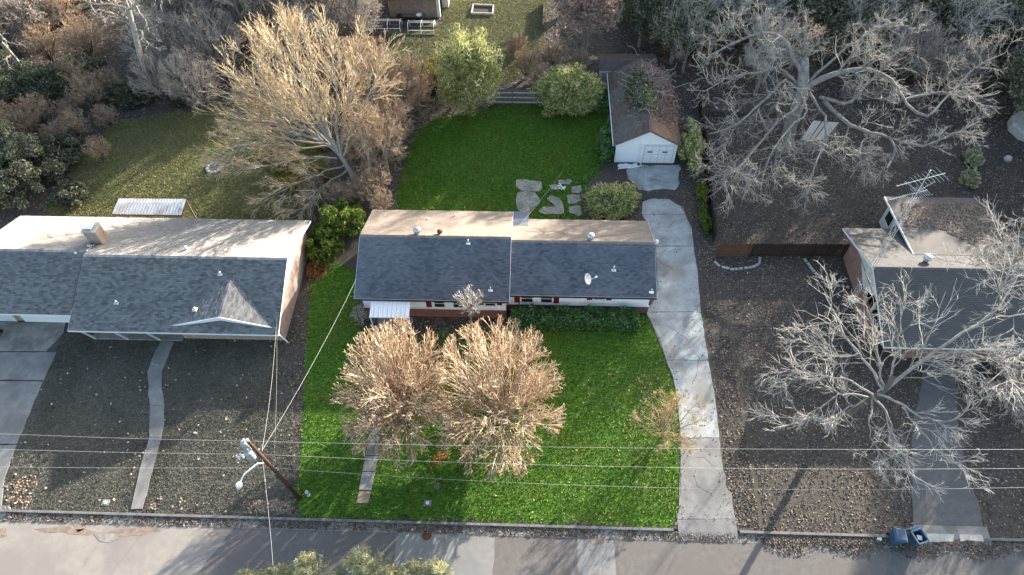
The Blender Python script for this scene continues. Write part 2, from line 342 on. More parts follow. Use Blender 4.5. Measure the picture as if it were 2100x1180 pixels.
def children(P, R, n, t0, t1, ang, length, rg, S=4, wig=.12, up=0., out=0., env=None, envf=(.6, 1.0), rf=.6, rmin=.012, ctr=None, tip=.45, lvar=.35, flat=0.):
    """P (N,S+1,3) R (N,S+1) -> children polylines"""
    N, K, _ = P.shape; t = rg.uniform(t0, t1, (N, n))*(K-1); i = np.minimum(t.astype(int), K-2); u = (t-i)[..., None]
    ar = np.arange(N)[:, None]; A = P[ar, i]; B = P[ar, i+1]; p = A+(B-A)*u; d = nrm(B-A)
    r0 = R[ar, i]+(R[ar, i+1]-R[ar, i])*u[..., 0]
    pl = np.linalg.norm(P[:, -1]-P[:, 0], axis=1)[:, None]
    q = nrm(np.cross(d, rg.normal(size=d.shape))); an = np.radians(rg.normal(ang, ang*.25, (N, n)))[..., None]
    nd = d*np.cos(an)+q*np.sin(an)
    if up: nd[..., 2] += up
    if flat: nd[..., 2] *= (1-flat)
    if ctr is not None and out: nd += out*nrm(p-np.array(ctr))
    nd = nrm(nd)
    L = pl*length*rg.uniform(1-lvar, 1+lvar, (N, n))*(1.15-.5*(t/(K-1)))
    p = p.reshape(-1, 3); nd = nd.reshape(-1, 3); L = L.ravel()
    if env is not None:
        el = env_len(p, nd, env)*rg.uniform(envf[0], envf[1], len(p)); L = np.minimum(L, el)
    r = np.maximum(r0.ravel()*rf, rmin)
    Q = np.empty((len(p), S+1, 3)); Q[:, 0] = p; dd = nd.copy()
    for s in range(S):
        dd = dd+rg.normal(0, wig, dd.shape); dd[:, 2] += up*.25; dd = nrm(dd); Q[:, s+1] = Q[:, s]+dd*(L/S)[:, None]
    RR = r[:, None]*np.linspace(1, tip, S+1)[None]
    return Q, RR
def tube_arrays(P, R, k=3):
    N, K, _ = P.shape; T = np.empty_like(P); T[:, 1:-1] = P[:, 2:]-P[:, :-2]; T[:, 0] = P[:, 1]-P[:, 0]; T[:, -1] = P[:, -1]-P[:, -2]; T = nrm(T)
    a = np.where(np.abs(T[:, :1, 2:3]) > .85, np.array([1., 0, 0]), np.array([0, 0, 1.])); u = nrm(np.cross(T, np.broadcast_to(a, T.shape))); v = np.cross(T, u)
    an = np.arange(k)*2*math.pi/k
    V = P[:, :, None]+R[:, :, None, None]*(np.cos(an)[None, None, :, None]*u[:, :, None]+np.sin(an)[None, None, :, None]*v[:, :, None])
    idx = np.arange(N*K*k).reshape(N, K, k); a0 = idx[:, :-1]; a1 = idx[:, 1:]; b0 = np.roll(a0, -1, 2); b1 = np.roll(a1, -1, 2)
    return V.reshape(-1, 3), np.stack([a0, b0, b1, a1], -1).reshape(-1, 4)
def tubes_obj(name, sets, mat, parent, loc=None, smooth=True):
    Vs = []; Fs = []; n = 0
    for P, R, k in sets:
        V, f = tube_arrays(P, R, k); Vs.append(V); Fs.append(f+n); n += len(V)
    V = np.vstack(Vs)
    if loc is not None: V = V-np.array(loc)
    return mesh_np(name, V, np.vstack(Fs), mat, parent, smooth)
def leaf_cloud(pts, size, rg, aspect=.55, updir=.3, droop=0., rad=None):
    m = len(pts); N = nrm(rg.normal(size=(m, 3))+np.array([0, 0, updir])); U = rg.normal(size=(m, 3)); U[:, 2] -= droop
    if rad is not None: U = U*.45+nrm(pts-np.array(rad))
    U = nrm(U-N*(U*N).sum(1)[:, None]); W = np.cross(N, U)
    s = size*rg.uniform(.6, 1.4, m); return quads(pts, U*s[:, None]*.5, W*(s*aspect)[:, None]*.5)
def blob_pts(n, c, r, rg, nclump=60, cs=.22, shell=.6, bottom=-.6):
    """clumped points through an ellipsoid volume"""
    k = nrm(rg.normal(size=(nclump*3, 3))); k = k[k[:, 2] > bottom][:nclump]; rad = shell+(1-shell)*rg.rand(len(k)); C = k*rad[:, None]*rg.uniform(.82, 1.08, (len(k), 1))
    w_ = rg.uniform(.5, 1.6, len(k)); w_ /= w_.sum(); i = rg.choice(len(k), n, p=w_)
    p = C[i]+nrm(rg.normal(size=(n, 3)))*(rg.rand(n, 1)**.5)*cs*rg.uniform(.7, 1.3, (len(k), 1))[i]
    return p*np.array(r)+np.array(c)

def limb_tree(name, label, cat, base_pts, r_base, limbs, rl, params, mats, seed, group=None, shrinktip=.3):
    """tree with hand-placed trunk and limbs, then recursive branching.
       params: list of dict(n,t0,t1,ang,length,S,wig,up,rf,rmin,k)"""
    rg = np.random.RandomState(seed); bl = np.array(base_pts[0], float)
    t = root(name, label, cat, tuple(bl), group)
    S = 12; Pb = resample(base_pts, 6)[None]; Rb = np.linspace(r_base, r_base*.62, 7)[None]
    tubes_obj('trunk', [(Pb, Rb, 10)], mats[0], t, bl)
    Ls = []; Rs = []
    for L, r in zip(limbs, rl):
        q = resample(L, S); q[1:-1] += rg.normal(0, .05, (S-1, 3)); Ls.append(q); Rs.append(np.linspace(r, r*shrinktip, S+1))
    P = np.array(Ls); R = np.array(Rs)
    for a, b in zip(P, R): tubes_obj('limb', [(a[None], b[None], 8)], mats[0], t, bl)
    sets = []; cur = (P, R); allq = []
    for d in params:
        kw = dict(d); k = kw.pop('k', 3); keep = kw.pop('keep', False)
        q = children(cur[0], cur[1], rg=rg, **kw); sets.append((q[0], q[1], k)); cur = q
    o = tubes_obj('twigs' if len(params) > 1 else 'branches', sets[1:], mats[1], t, bl)
    tubes_obj('branches', sets[:1], mats[0], t, bl)
    return t, cur
def env_tree_parts(t, rg, env, stems, params, mats, r_stem=.09, base_h=.3, bl=(0, 0, 0), single_trunk=None, spread=1.0, leafmat=None, nleaf=0, leaf=.09, lo=.15):
    """multi-stem tree filling an ellipsoid; all coordinates local to the thing's base"""
    c, r = np.array(env[0], float), np.array(env[1], float)
    # stems aim at points well spread over the envelope
    k = np.arange(stems)+.5; ph = k*2.39996; zz = 1-k/stems*(1.0-lo); rr = np.sqrt(np.maximum(1-zz*zz, 0))
    tips = np.stack([rr*np.cos(ph)*spread, rr*np.sin(ph)*spread, zz], 1)*r*rg.uniform(.8, .98, (stems, 1))+c
    start = np.tile(np.array([[0, 0, base_h]]), (stems, 1))+np.c_[rg.normal(0, .1, (stems, 2)), rg.uniform(0, base_h*.6, stems)]
    S = 8; u = np.linspace(0, 1, S+1)[None, :, None]
    mid = start+(tips-start)*.45; mid[:, 2] += .10*np.linalg.norm(tips-start, axis=1)
    P = (1-u)**2*start[:, None]+2*u*(1-u)*mid[:, None]+u*u*tips[:, None]; P[:, 1:] += rg.normal(0, .04, P[:, 1:].shape)
    R = r_stem*rg.uniform(.7, 1.2, (stems, 1))*np.linspace(1, .28, S+1)[None]
    if single_trunk:
        b = np.array([[0, 0, -.1], [rg.normal(0, .05), rg.normal(0, .05), base_h*.6], [0, 0, base_h*1.4]]); tubes_obj('trunk', [(resample(b, 5)[None], np.linspace(single_trunk*1.2, single_trunk*.85, 6)[None], 10)], mats[0], t)
    tubes_obj('limbs', [(P, R, 6)], mats[0], t)
    sets = []; cur = (P, R)
    for d in params:
        kw = dict(d); kk = kw.pop('k', 3); q = children(cur[0], cur[1], rg=rg, env=(c, r), ctr=(0, 0, base_h), **kw); sets.append((q[0], q[1], kk)); cur = q
    tubes_obj('twigs', sets, mats[1], t)
    if leafmat and nleaf:
        q = cur[0]; i = rg.randint(0, len(q), nleaf); j = rg.randint(1, q.shape[1], nleaf); pts = q[i, j]+rg.normal(0, .06, (nleaf, 3))
        V, f = leaf_cloud(pts, leaf, rg); mesh_np('foliage', V, f, leafmat, t)
    return cur
def shrub(name, label, cat, loc, r, n, size, mat, seed, group=None, aspect=.55, nclump=70, cs=.22, shell=.55, stems=14, rz=0, twig='twig_brown', cz=None, droop=0, updir=.3, rad=False):
    rg = np.random.RandomState(seed); t = root(name, label, cat, tuple(loc), group, rz); c = (0, 0, cz if cz is not None else r[2]*.8)
    p = blob_pts(n, c, r, rg, nclump, cs, shell); p = p[p[:, 2] > .03]
    V, f = leaf_cloud(p, size, rg, aspect, updir, droop, (0, 0, c[2]*.4) if rad else None); mesh_np('foliage', V, f, mat, t)
    tips = blob_pts(stems, c, (r[0]*.8, r[1]*.8, r[2]*.8), rg, stems, .1); tips[:, 2] = np.maximum(tips[:, 2], .3)
    u = np.linspace(0, 1, 6)[None, :, None]; st = np.zeros((stems, 1, 3)); P = st+u*(tips[:, None]-st); P[:, 1:-1] += rg.normal(0, .06, P[:, 1:-1].shape)
    R = np.linspace(.05, .012, 6)[None]*np.ones((stems, 1)); q = children(P, R, 7, .3, 1, 35, .4, rg, S=3, wig=.15)
    tubes_obj('stems', [(P, R, 5), (q[0], q[1], 3)], twig, t); return t
# ================================================================== THE SETTING
def struct(o, label=None):
    o['kind'] = 'structure'
    if label: o['label'] = label
    return o
g = MB().add([(-500, -400, -.02), (500, -400, -.02), (500, 700, -.02), (-500, 700, -.02)], [(0, 1, 2, 3)]).build('ground', 'litter'); struct(g, 'dark leaf-strewn earth spreading under the whole neighbourhood')
KY = 13.35     # kerb face
# street with its old patches and a sunlit stretch painted paler
road_pts = [(-120, 1.5), (120, 1.5), (120, KY-.5), (-120, KY-.5)]
road = MB().add([(x, y, .0) for x, y in road_pts], [(0, 1, 2, 3)]).build('street', 'asphalt_brown'); struct(road, 'worn asphalt street with mismatched patches along the bottom')
def X_at(px, py=1120): return G(px, py)[0]
def patch(pts, mat, z, seed, name='asphalt_patch', amp=.03, parent=road):
    return sheet(name, pts, z, mat, amp, .5, seed, kind='structure' if parent is None else None, parent=parent)
yb, yt = 1.6, KY-.52
patch([(-119, yb), (X_at(395, 1180), yb), (X_at(400, 1180), 9.9), (X_at(480, 1085), yt), (-119, yt)], 'asphalt_pale_sunlit', .004, 3)  # right edge follows a cast tree shadow; sunlit road painted paler
patch([(X_at(806), yb), (X_at(1012), yb), (X_at(1014), yt), (X_at(812), yt)], 'asphalt_grey', .004, 4)
patch([(X_at(1183), yb), (X_at(1261), yb), (X_at(1259), yt-.1), (X_at(1184), yt-.05)], 'asphalt_grey', .004, 5)
patch([(X_at(1262)+.1, yb), (X_at(1760), yb), (X_at(1790), 11.2), (X_at(1830, 1100), yt), (X_at(1262)+.1, yt)], 'asphalt_brown', .0045, 8)
patch([(X_at(1765), yb), (119, yb), (119, yt), (X_at(1835, 1100), yt), (X_at(1795), 11.2)], 'asphalt_drive', .004, 6)
for i, pp in enumerate([[(150, 1078), (185, 1068), (175, 1085), (160, 1092)], [(70, 1085), (140, 1080), (190, 1090), (240, 1086), (330, 1080), (330, 1090), (270, 1098), (180, 1098), (90, 1092)], [(425, 1092), (470, 1092), (466, 1101), (430, 1102)],
                        [(1205, 1106), (1240, 1104), (1250, 1112), (1215, 1118)], [(0, 1085), (12, 1082), (14, 1100), (0, 1104)]]):
    patch(GP(*pp), 'dust', .010, 20+i, 'dust_patch', .08)
patch(GP((192, 1096), (240, 1094), (245, 1104), (225, 1113), (205, 1111)), 'concrete_stain', .016, 31, 'raised_patch', .05)
mc = MB().lathe([(.30, 0), (.30, .02), (.27, .022), (.27, .012)], (*G(875, 1098)[:2], .004), 20).build('manhole_cover', 'rust'); tag(mc, 'small rusty round cover set in the street near the kerb', 'manhole cover')
# gutter, kerb
gut = MB().add([(-120, KY-.55, .012), (120, KY-.55, .012), (120, KY, .012), (-120, KY, .012)], [(0, 1, 2, 3)]).build('gutter', 'concrete_stain'); struct(gut)
kb = MB()
segs = [(-120, G(0, 1050)[0]-3.6), (G(0, 1050)[0]-.0, G(1380, 1082)[0]), (G(1515, 1086)[0], G(1868, 1100)[0]), (G(2020, 1105)[0], 120)]
kerb = None
for a, b in segs:
    x = a
    while x < b-.01:
        x2 = min(x+3.0, b); kb.box((x+.006, KY, -.05), (x2-.006, KY+.16, .13+.004*math.sin(x))); x = x2
kerb = kb.build('kerb', 'kerb_concrete', bevel=.015); struct(kerb)
# front ground of the lots sits a kerb height above the street
verge = sheet('verge', [(-120, KY+.16), (120, KY+.16), (120, 60), (-120, 60)], .06, 'litter', 0); struct(verge, 'leaf-covered ground of the lots behind the kerb')
GZ = .06
LAWN_L1 = GP((137, 690), (333, 697), (312, 770), (318, 870), (280, 1000), (270, 1047), (8, 1045), (35, 930), (95, 780))
LAWN_L2 = GP((358, 697), (585, 702), (600, 900), (596, 1058), (297, 1048), (310, 1000), (345, 880), (336, 770))
lawn_neighbour = sheet('neighbour_lawn', GP((60, 690), (600, 690), (603, 1058), (4, 1048), (30, 930)), GZ+.004, 'lawn_grey', .08, seed=40); struct(lawn_neighbour, 'dull grey-green front lawn of the left house')
LAWN_F = GP((642, 560), (700, 540), (735, 560), (735, 655), (760, 690), (800, 700), (900, 680), (1040, 665), (1330, 645), (1352, 690), (1375, 760), (1392, 850), (1397, 920), (1396, 1000), (1390, 1079), (1100, 1073), (850, 1067), (606, 1062), (612, 960), (622, 820), (632, 650))
lf = sheet('front_lawn', LAWN_F, GZ+.008, 'lawn_green', .16, .25, seed=41); struct(lf, 'vivid green front lawn of the middle house')
LAWN_B = GP((815, 436), (818, 380), (828, 330), (845, 290), (862, 262), (900, 240), (960, 235), (1040, 215), (1115, 215), (1160, 232), (1245, 232), (1248, 280), (1235, 340), (1228, 360), (1200, 380), (1195, 452), (1080, 455), (1050, 440))
lb = sheet('back_lawn', LAWN_B, GZ+.008, 'lawn_green', .22, .28, seed=42); struct(lb, 'vivid green back lawn of the middle house')
LAWN_O = GP((150, 330), (240, 250), (460, 215), (500, 260), (640, 300), (700, 360), (640, 450), (560, 470), (120, 460), (80, 420), (150, 400))
ol = sheet('left_back_lawn', LAWN_O, GZ+.006, 'lawn_olive', .25, .6, seed=43); struct(ol, 'olive back lawn behind the left house crossed by tree shadows')
LAWN_T = GP((905, 0), (1125, 0), (1110, 140), (1040, 175), (880, 190), (790, 165), (800, 70), (910, 45))
tl = sheet('rear_field', LAWN_T, GZ+.006, 'lawn_field', .3, .6, seed=44); struct(tl, 'grey-green grass of the rear neighbour yard at the top')
# ---- driveways and walks
dw = root('driveway', 'long pale concrete driveway', 'driveway'); del dw['category']; struct(dw, 'long pale concrete driveway curving from the street to the garage')
def slab(parent, pp, mat='concrete', z=GZ+.055, amp=.018, seed=1, name='slab', th=.10): return sheet(name, GP(*pp), z, mat, amp, .4, seed, kind=None, parent=parent, thick=th)
sheet('slab_bed', GP((1316, 420), (1400, 425), (1421, 506), (1436, 641), (1451, 741), (1473, 900), (1486, 990), (1505, 1066), (1390, 1066), (1396.5, 900), (1381, 775), (1367, 740), (1326, 641), (1346, 600), (1346, 500), (1317, 440)), GZ+.04, 'concrete_left', 0, kind=None, parent=dw)
slab(dw, [(1284, 352), (1292, 342), (1392, 340), (1393, 378), (1383, 392), (1358, 389), (1330, 394), (1310, 392), (1300, 380), (1288, 368)], seed=51, amp=.07)
slab(dw, [(1318, 416), (1340, 409), (1372, 411), (1395, 425), (1404, 440), (1316, 441)], seed=52, amp=.05)
slab(dw, [(1316, 442.5), (1405, 442.5), (1418, 470), (1422, 506), (1345, 506), (1335, 470)], seed=53)
slab(dw, [(1345, 507.5), (1422, 507.5), (1430, 560), (1437, 641), (1325, 641), (1340, 620), (1348, 600)], seed=54)
slab(dw, [(1325, 642.5), (1437, 642.5), (1446, 700), (1452, 740), (1366, 740), (1352, 695)], seed=55)
slab(dw, [(1366, 741.5), (1452, 741.5), (1466, 820), (1474, 899), (1395, 899), (1390, 830), (1380, 775)], seed=56)
slab(dw, [(1395.5, 901), (1474, 901), (1480, 960), (1487, 975), (1487, 1000), (1500, 1015), (1506, 1066), (1389, 1066), (1396, 1000)], seed=57, mat='concrete_left')
slab(dw, [(1389, 1067), (1507, 1067), (1520, 1078), (1380, 1078)], 'concrete_stain', z=GZ+.02, seed=58)
DRIVE = GP((1284, 340), (1393, 340), (1395, 395), (1405, 425), (1425, 506), (1437, 641), (1452, 741), (1474, 900), (1487, 990), (1507, 1067), (1389, 1067), (1396, 900), (1380, 775), (1366, 740), (1325, 641), (1345, 600), (1345, 500), (1318, 440), (1318, 400), (1284, 370))
DRIVE_HOLE = DRIVE
ld = root('left_driveway', 'wide grey concrete driveway', 'driveway'); del ld['category']; struct(ld, 'wide stained grey concrete driveway of the left house')
slab(ld, [(-260, 661), (136, 663), (132, 684), (96, 722), (-260, 722)], 'concrete_stain', seed=61)
slab(ld, [(-260, 724), (118, 724), (92, 781), (-260, 779)], 'concrete_left', seed=62)
slab(ld, [(-260, 783), (90, 784.5), (62, 850), (36, 912), (-260, 912)], 'concrete_left', seed=63)
slab(ld, [(-260, 914), (35, 914), (10, 985), (4, 1048), (-260, 1046)], 'concrete_left', seed=64)
LDRIVE = GP((-260, 661), (136, 663), (92, 781), (36, 912), (10, 985), (4, 1048), (-260, 1046))
wp = root('curved_walk', 'x', 'walk'); del wp['category']; struct(wp, 'curving concrete walk through the left neighbour lawn')
Lp = [(333, 697), (314, 735), (304, 765), (306, 800), (309, 835), (308, 870), (306, 905), (292, 950), (280, 1000), (270, 1046)]
Rp = [(361, 697), (346, 735), (333, 765), (333, 800), (338, 835), (338, 870), (331, 905), (318, 950), (306, 1000), (293, 1046)]
cuts = [0, 4, 6, 9]
for a, b in zip(cuts[:-1], cuts[1:]):
    slab(wp, Lp[a:b+1]+[(x, y-1.5) for x, y in Rp[a:b+1]][::-1], 'concrete_left', seed=70+a, amp=.02)
WALK = GP(*(Lp+Rp[::-1]))
sp = root('front_walk', 'x', 'walk'); del sp['category']; struct(sp, 'straight narrow walk of worn slabs in the front lawn')
slab(sp, [(757, 896), (781, 896), (776, 935), (750, 935)], 'concrete_left', seed=81, amp=.015)
slab(sp, [(750, 937), (776, 937), (770, 968), (744, 968)], 'concrete_left', seed=82, amp=.015)
slab(sp, [(744, 970), (770, 970), (762, 1006), (737, 1006)], 'slab_stone', seed=83, amp=.02)
slab(sp, [(737, 1009), (761, 1009), (756, 1033), (731, 1033)], 'sand', seed=84, amp=.03)
slab(sp, [(757, 894), (781, 894), (800, 760), (778, 740), (760, 800)], 'concrete_left', seed=85, amp=.02)
SWALK = GP((757, 896), (781, 896), (757, 1033), (731, 1033))
rd = root('right_driveway', 'x', 'd'); del rd['category']; struct(rd, 'dark asphalt driveway at the lower right')
slab(rd, [(1872, 1088), (1868, 1020), (1868, 905), (1880, 830), (1900, 740), (1960, 740), (1962, 880), (1985, 980), (2008, 1040), (2014, 1090)], 'asphalt_drive', seed=90, amp=.05, z=GZ+.03)
slab(rd, [(1900, 1093), (1957, 1094), (1953, 1112), (1900, 1111)], 'stone_pale', seed=91, amp=.04, z=GZ+.03, name='apron')
slab(rd, [(1966, 1094), (2012, 1096), (2016, 1112), (1968, 1112)], 'stone_pale', seed=92, amp=.04, z=GZ+.03, name='apron')
RDRIVE = GP((1872, 1088), (1868, 905), (1900, 740), (1960, 740), (1985, 980), (2014, 1090))
pt = root('patio', 'x', 'p'); del pt['category']; struct(pt, 'broken concrete patio slabs with grass growing in the joints')
for i, pp in enumerate([[(1058, 371), (1075, 369), (1110, 375), (1112, 388), (1106, 394), (1070, 393), (1058, 384)],
                        [(1062, 397), (1078, 394), (1096, 396), (1104, 406), (1108, 415), (1092, 428), (1084, 440), (1064, 434), (1058, 418)],
                        [(1122, 410), (1130, 402), (1145, 408), (1155, 422), (1156, 440), (1125, 442), (1105, 436), (1112, 426), (1140, 426)],
                        [(1145, 371), (1168, 369), (1174, 374), (1165, 380), (1146, 379)], [(1126, 382), (1140, 380), (1150, 386), (1144, 391), (1130, 390)],
                        [(1172, 385), (1190, 382), (1194, 392), (1188, 398), (1172, 397)], [(1162, 403), (1188, 402), (1192, 412), (1180, 420), (1164, 420)], [(1166, 426), (1190, 423), (1194, 440), (1185, 446), (1168, 438)]]):
    slab(pt, pp, 'slab_stone', seed=100+i, amp=.05, z=GZ+.05)
PATIO = GP((1058, 370), (1194, 370), (1194, 446), (1058, 440))
for nm, xa, xb, par, mt in (('ramp', 1389, 1509, dw, 'concrete_left'), ('ramp', -255, 3, ld, 'concrete_left'), ('ramp', 1870, 2018, rd, 'concrete_stain')):
    x0 = G(xa, 1075)[0]; x1 = G(xb, 1075)[0]; ya = G(0, 1046)[1] if par is ld else (14.2 if par is dw else 13.9)
    MB().extr([(x0, ya+.25, GZ+.058), (x0, KY+.05, .075), (x0, KY-.42, .022), (x0, KY-.42, -.02), (x0, ya+.25, -.02)][::-1], (x1-x0, 0, 0)).build(nm, mt, par)
# meter box lids, small garden things
for px, py, lab in ((877, 1033, 'square grey water meter lid in the green lawn near the kerb'), (218, 1032, 'square grey water meter lid in the dull lawn left of the curved walk')):
    c = G(px, py); t = root('meter_box', lab, 'meter box', (c[0], c[1], GZ), 'water meter boxes')
    MB().box((-.24, -.2, -.02), (.24, .2, .05)).build('frame', 'concrete_left', t, bevel=.02)
    MB().lathe([(.11, .05), (.11, .075), (.05, .08)], (0, 0, 0), 16).build('lid', 'paper', t)
# ================================================================== BUILDINGS
M('shingle_blue_shade', (.1, .1, .1), (.08, .08, .085), scale=.9, c3=(.16, .16, .165), s3=.3, isl_cols=[(.060, .084, .122), (.115, .15, .198), (.17, .21, .26), (.085, .112, .155)], island=.5, rough=.95, spec=.15)  # blue of the shade put into this front-slope copy of the roof colour
M('shingle_grey', (.13, .13, .13), (.09, .09, .092), scale=.8, c3=(.17, .165, .16), s3=.35, isl_cols=[(.085, .09, .095), (.15, .155, .16), (.21, .215, .22), (.12, .125, .13)], island=.8, rough=.95, spec=.15)
M('shingle_right', (.12, .115, .11), (.075, .075, .075), scale=.8, isl_cols=[(.095, .095, .102), (.125, .125, .13), (.11, .11, .115)], island=.45, rough=.95, spec=.15)
M('shingle_warm_sunlit', (.26, .22, .185), (.17, .145, .125), scale=1.4, c3=(.19, .165, .15), s3=.6, isl_cols=[(.16, .137, .117), (.26, .225, .19), (.21, .18, .155)], island=.45, rough=.95, spec=.15)  # same roof's back slope, made pale and warm to paint in sunlight
M('shingle_grey_sunlit', (.245, .24, .23), (.15, .147, .14), scale=1.1, c3=(.20, .19, .18), s3=.5, isl_cols=[(.20, .195, .185), (.34, .32, .30), (.27, .26, .245)], island=.5, rough=.95, spec=.15)  # grey shingle again for the back slope, sunlight painted in as paler tone
M('shingle_brown', (.12, .10, .09), (.07, .062, .058), scale=1.5, isl_cols=[(.08, .068, .062), (.13, .11, .10)], island=.5, rough=.95)
M('ridge_cap', (.36, .34, .32), (.24, .225, .21), scale=3, isl_cols=[(.16, .155, .15), (.38, .36, .34), (.30, .285, .27)], island=.8, rough=.95)
def shingles(name, o, u, v, mat, parent, tw=.30, th=.145, seed=0, th0=.012):
    """courses of separate tabs over the slope with corner o, eave vector u, up-slope vector v"""
    o = np.array(o, float); u = np.array(u, float); v = np.array(v, float); W = np.linalg.norm(u); L = np.linalg.norm(v); uu = u/W; vv = v/L; nn = np.cross(uu, vv)
    if nn[2] < 0: nn = -nn
    rg = np.random.RandomState(seed); rows = int(round(L/th)); th = L/rows; P0 = []; P1 = []; Y0 = []; H = []
    for r in range(rows):
        off = (r % 2)*tw*.5+rg.uniform(-.04, .04); xs = np.r_[0, np.arange(tw-off if off > .02 else tw, W-.03, tw), W]
        k = len(xs)-1; gap = np.full(k, .006); P0.append(xs[:-1]+gap); P1.append(xs[1:]); Y0.append(np.full(k, r*th)); H.append(th0*(rg.uniform(.7, 1.8, k)))
    a = np.concatenate(P0); b = np.concatenate(P1); y = np.concatenate(Y0); h = np.concatenate(H); m = len(a); V = np.empty((m, 6, 3))
    e = np.minimum(y+th*1.04, L)
    def pt(x, yy, z): return o+x[:, None]*uu+yy[:, None]*vv+z[:, None]*nn
    z0 = np.full(m, .002); V[:, 0] = pt(a, y, z0); V[:, 1] = pt(b, y, z0); V[:, 2] = pt(b, y, h+.008); V[:, 3] = pt(a, y, h+.008); V[:, 4] = pt(b, e, z0+.004); V[:, 5] = pt(a, e, z0+.004)
    base = np.arange(m)[:, None]*6; Fq = np.vstack([base+np.array([[0, 1, 2, 3]]), base+np.array([[3, 2, 4, 5]])])
    return mesh_np(name, V.reshape(-1, 3), Fq, mat, parent, kind='stuff')
def gable_x(t, x0, x1, yf, yb_, yr, ze, zr, front, back, th=.14, ridge='ridge_cap', seed=1, capl=.3, fascia='white_paint'):
    """gable roof with ridge along x: slab, shingle courses, ridge caps, rakes"""
    b = MB(); b.extr([(x0, yf, ze), (x0, yr, zr), (x0, yb_, ze), (x0, yb_, ze-th), (x0, yr, zr-th), (x0, yf, ze-th)], (x1-x0, 0, 0)); b.build('roof', 'shingle_right', t)
    shingles('shingles', (x0, yf, ze), (x1-x0, 0, 0), (0, yr-yf, zr-ze), front, t, seed=seed)
    shingles('shingles', (x1, yb_, ze), (x0-x1, 0, 0), (0, yr-yb_, zr-ze), back, t, seed=seed+1)
    e = .022; MB().box((x0-e, yf-e, ze-th-.02), (x1+e, yf-.002, ze-.012)).build('fascia', fascia, t); f = MB(); f.box((x0-e, yb_+.002, ze-th-.02), (x1+e, yb_+e, ze-.012)); f.build('fascia', fascia, t)
    for xx, s in ((x0, -1), (x1, 1)):
        r = MB(); d = s*e
        r.extr([(xx+s*.002, yf, ze-.01), (xx+s*.002, yr, zr-.01), (xx+s*.002, yb_, ze-.01), (xx+s*.002, yb_, ze-th-.03), (xx+s*.002, yr, zr-th-.03), (xx+s*.002, yf, ze-th-.03)], (d, 0, 0)); r.build('rake_board', fascia, t)
    c = MB(); x = x0; k = 0
    while x < x1-.05:
        x2 = min(x+capl, x1); s1 = .16*(zr-ze)/(yr-yf); s2 = .16*(zr-ze)/(yb_-yr); h1, h2 = .030, .040
        c.add([(x+.004, yr-.16, zr-s1+h1-.01), (x2, yr-.16, zr-s1+h2-.01), (x2, yr, zr+h2+.01), (x+.004, yr, zr+h1+.01), (x2, yr+.16, zr-s2+h2-.01), (x+.004, yr+.16, zr-s2+h1-.01)], [(0, 1, 2, 3), (3, 2, 4, 5)]); x = x2
    c.build('ridge_caps', ridge, t, kind='stuff')
def window(t, x, y, z0, z1, w_, frame='white_paint', meeting=True):
    """double-hung window proud of a wall facing -y at plane y"""
    fr = MB(); fw_ = .06
    fr.box((x-w_/2-fw_, y-.05, z0-fw_), (x+w_/2+fw_, y-.003, z0)); fr.box((x-w_/2-fw_, y-.05, z1), (x+w_/2+fw_, y-.003, z1+fw_))
    fr.box((x-w_/2-fw_, y-.05, z0), (x-w_/2, y-.003, z1)); fr.box((x+w_/2, y-.05, z0), (x+w_/2+fw_, y-.003, z1))
    zm = (z0+z1)/2; fr.box((x-w_/2, y-.04, zm-.025), (x+w_/2, y-.003, zm+.025)); fr.box((x-w_/2-.1, y-.09, z0-fw_-.03), (x+w_/2+.1, y-.003, z0-fw_-.002))
    f = fr.build('window', frame, t)
    MB().box((x-w_/2, y-.022, z0), (x+w_/2, y-.004, zm-.025)).build('pane', 'dark_glass', f)
    MB().box((x-w_/2, y-.022, zm+.025), (x+w_/2, y-.004, z1)).build('pane', 'dark_glass', f)
    return f
def shutter(t, x, y, z0, z1, w_=.4):
    b = MB(); b.box((x-w_/2, y-.03, z0), (x+w_/2, y-.003, z1)); z = z0+.06
    while z < z1-.1: b.box((x-w_/2+.05, y-.045, z), (x+w_/2-.05, y-.031, z+.05)); z += .085
    return b.build('shutter', 'red_shutter', t)
def gable_wall_x(t, x, y0, y1, yr, ze, zr, mat, th=.15, zb=0): # wall at constant x with gable top
    s = 1 if th > 0 else -1
    return MB().extr([(x, y0, zb), (x, y1, zb), (x, y1, ze), (x, yr, zr), (x, y0, ze)], (th, 0, 0)).build('wall', mat, t)

# ---- the middle house
mh = root('brick_and_siding_house', 'long white ranch house with shade-tinted blue-grey shingle roof and red shutters in the green lawn', 'house', (-2, 32.8, 0))
class Loc:   # build in world coordinates under a root that stands elsewhere
    pass
mh.location = (0, 0, 0)
YW = 28.80
MB().box((-12.35, YW, GZ-.1), (-1.9, 36.8, 2.5)).build('wall', 'white_siding', mh)
MB().box((-1.897, 29.50, GZ-.1), (8.55, 36.0, 2.5)).build('wall', 'white_siding', mh)
b = MB(); zz = 1.17
while zz < 2.42: b.box((-12.37, YW-.018, zz), (-1.9, YW-.002, zz+.012)); b.box((-1.9, 29.48, zz), (8.55, 29.498, zz+.012)); zz += .20
b.build('siding_laps', 'white_paint', mh, kind='stuff')
MB().box((-12.40, YW-.09, GZ-.1), (-1.88, YW-.004, 1.10)).build('brick_wainscot', 'brick_red', mh)
MB().box((-1.878, 29.41, GZ-.1), (8.60, 29.496, .90)).build('brick_wainscot', 'brick_red', mh)
MB().box((8.552, 29.5, GZ-.1), (8.62, 36.0, .90)).build('brick_wainscot', 'brick_red', mh)
MB().box((-12.44, YW-.13, 1.102), (-1.87, YW-.003, 1.15)).build('ledge', 'white_paint', mh)
MB().box((-1.868, 29.37, .902), (8.64, 29.497, .95)).build('ledge', 'white_paint', mh)
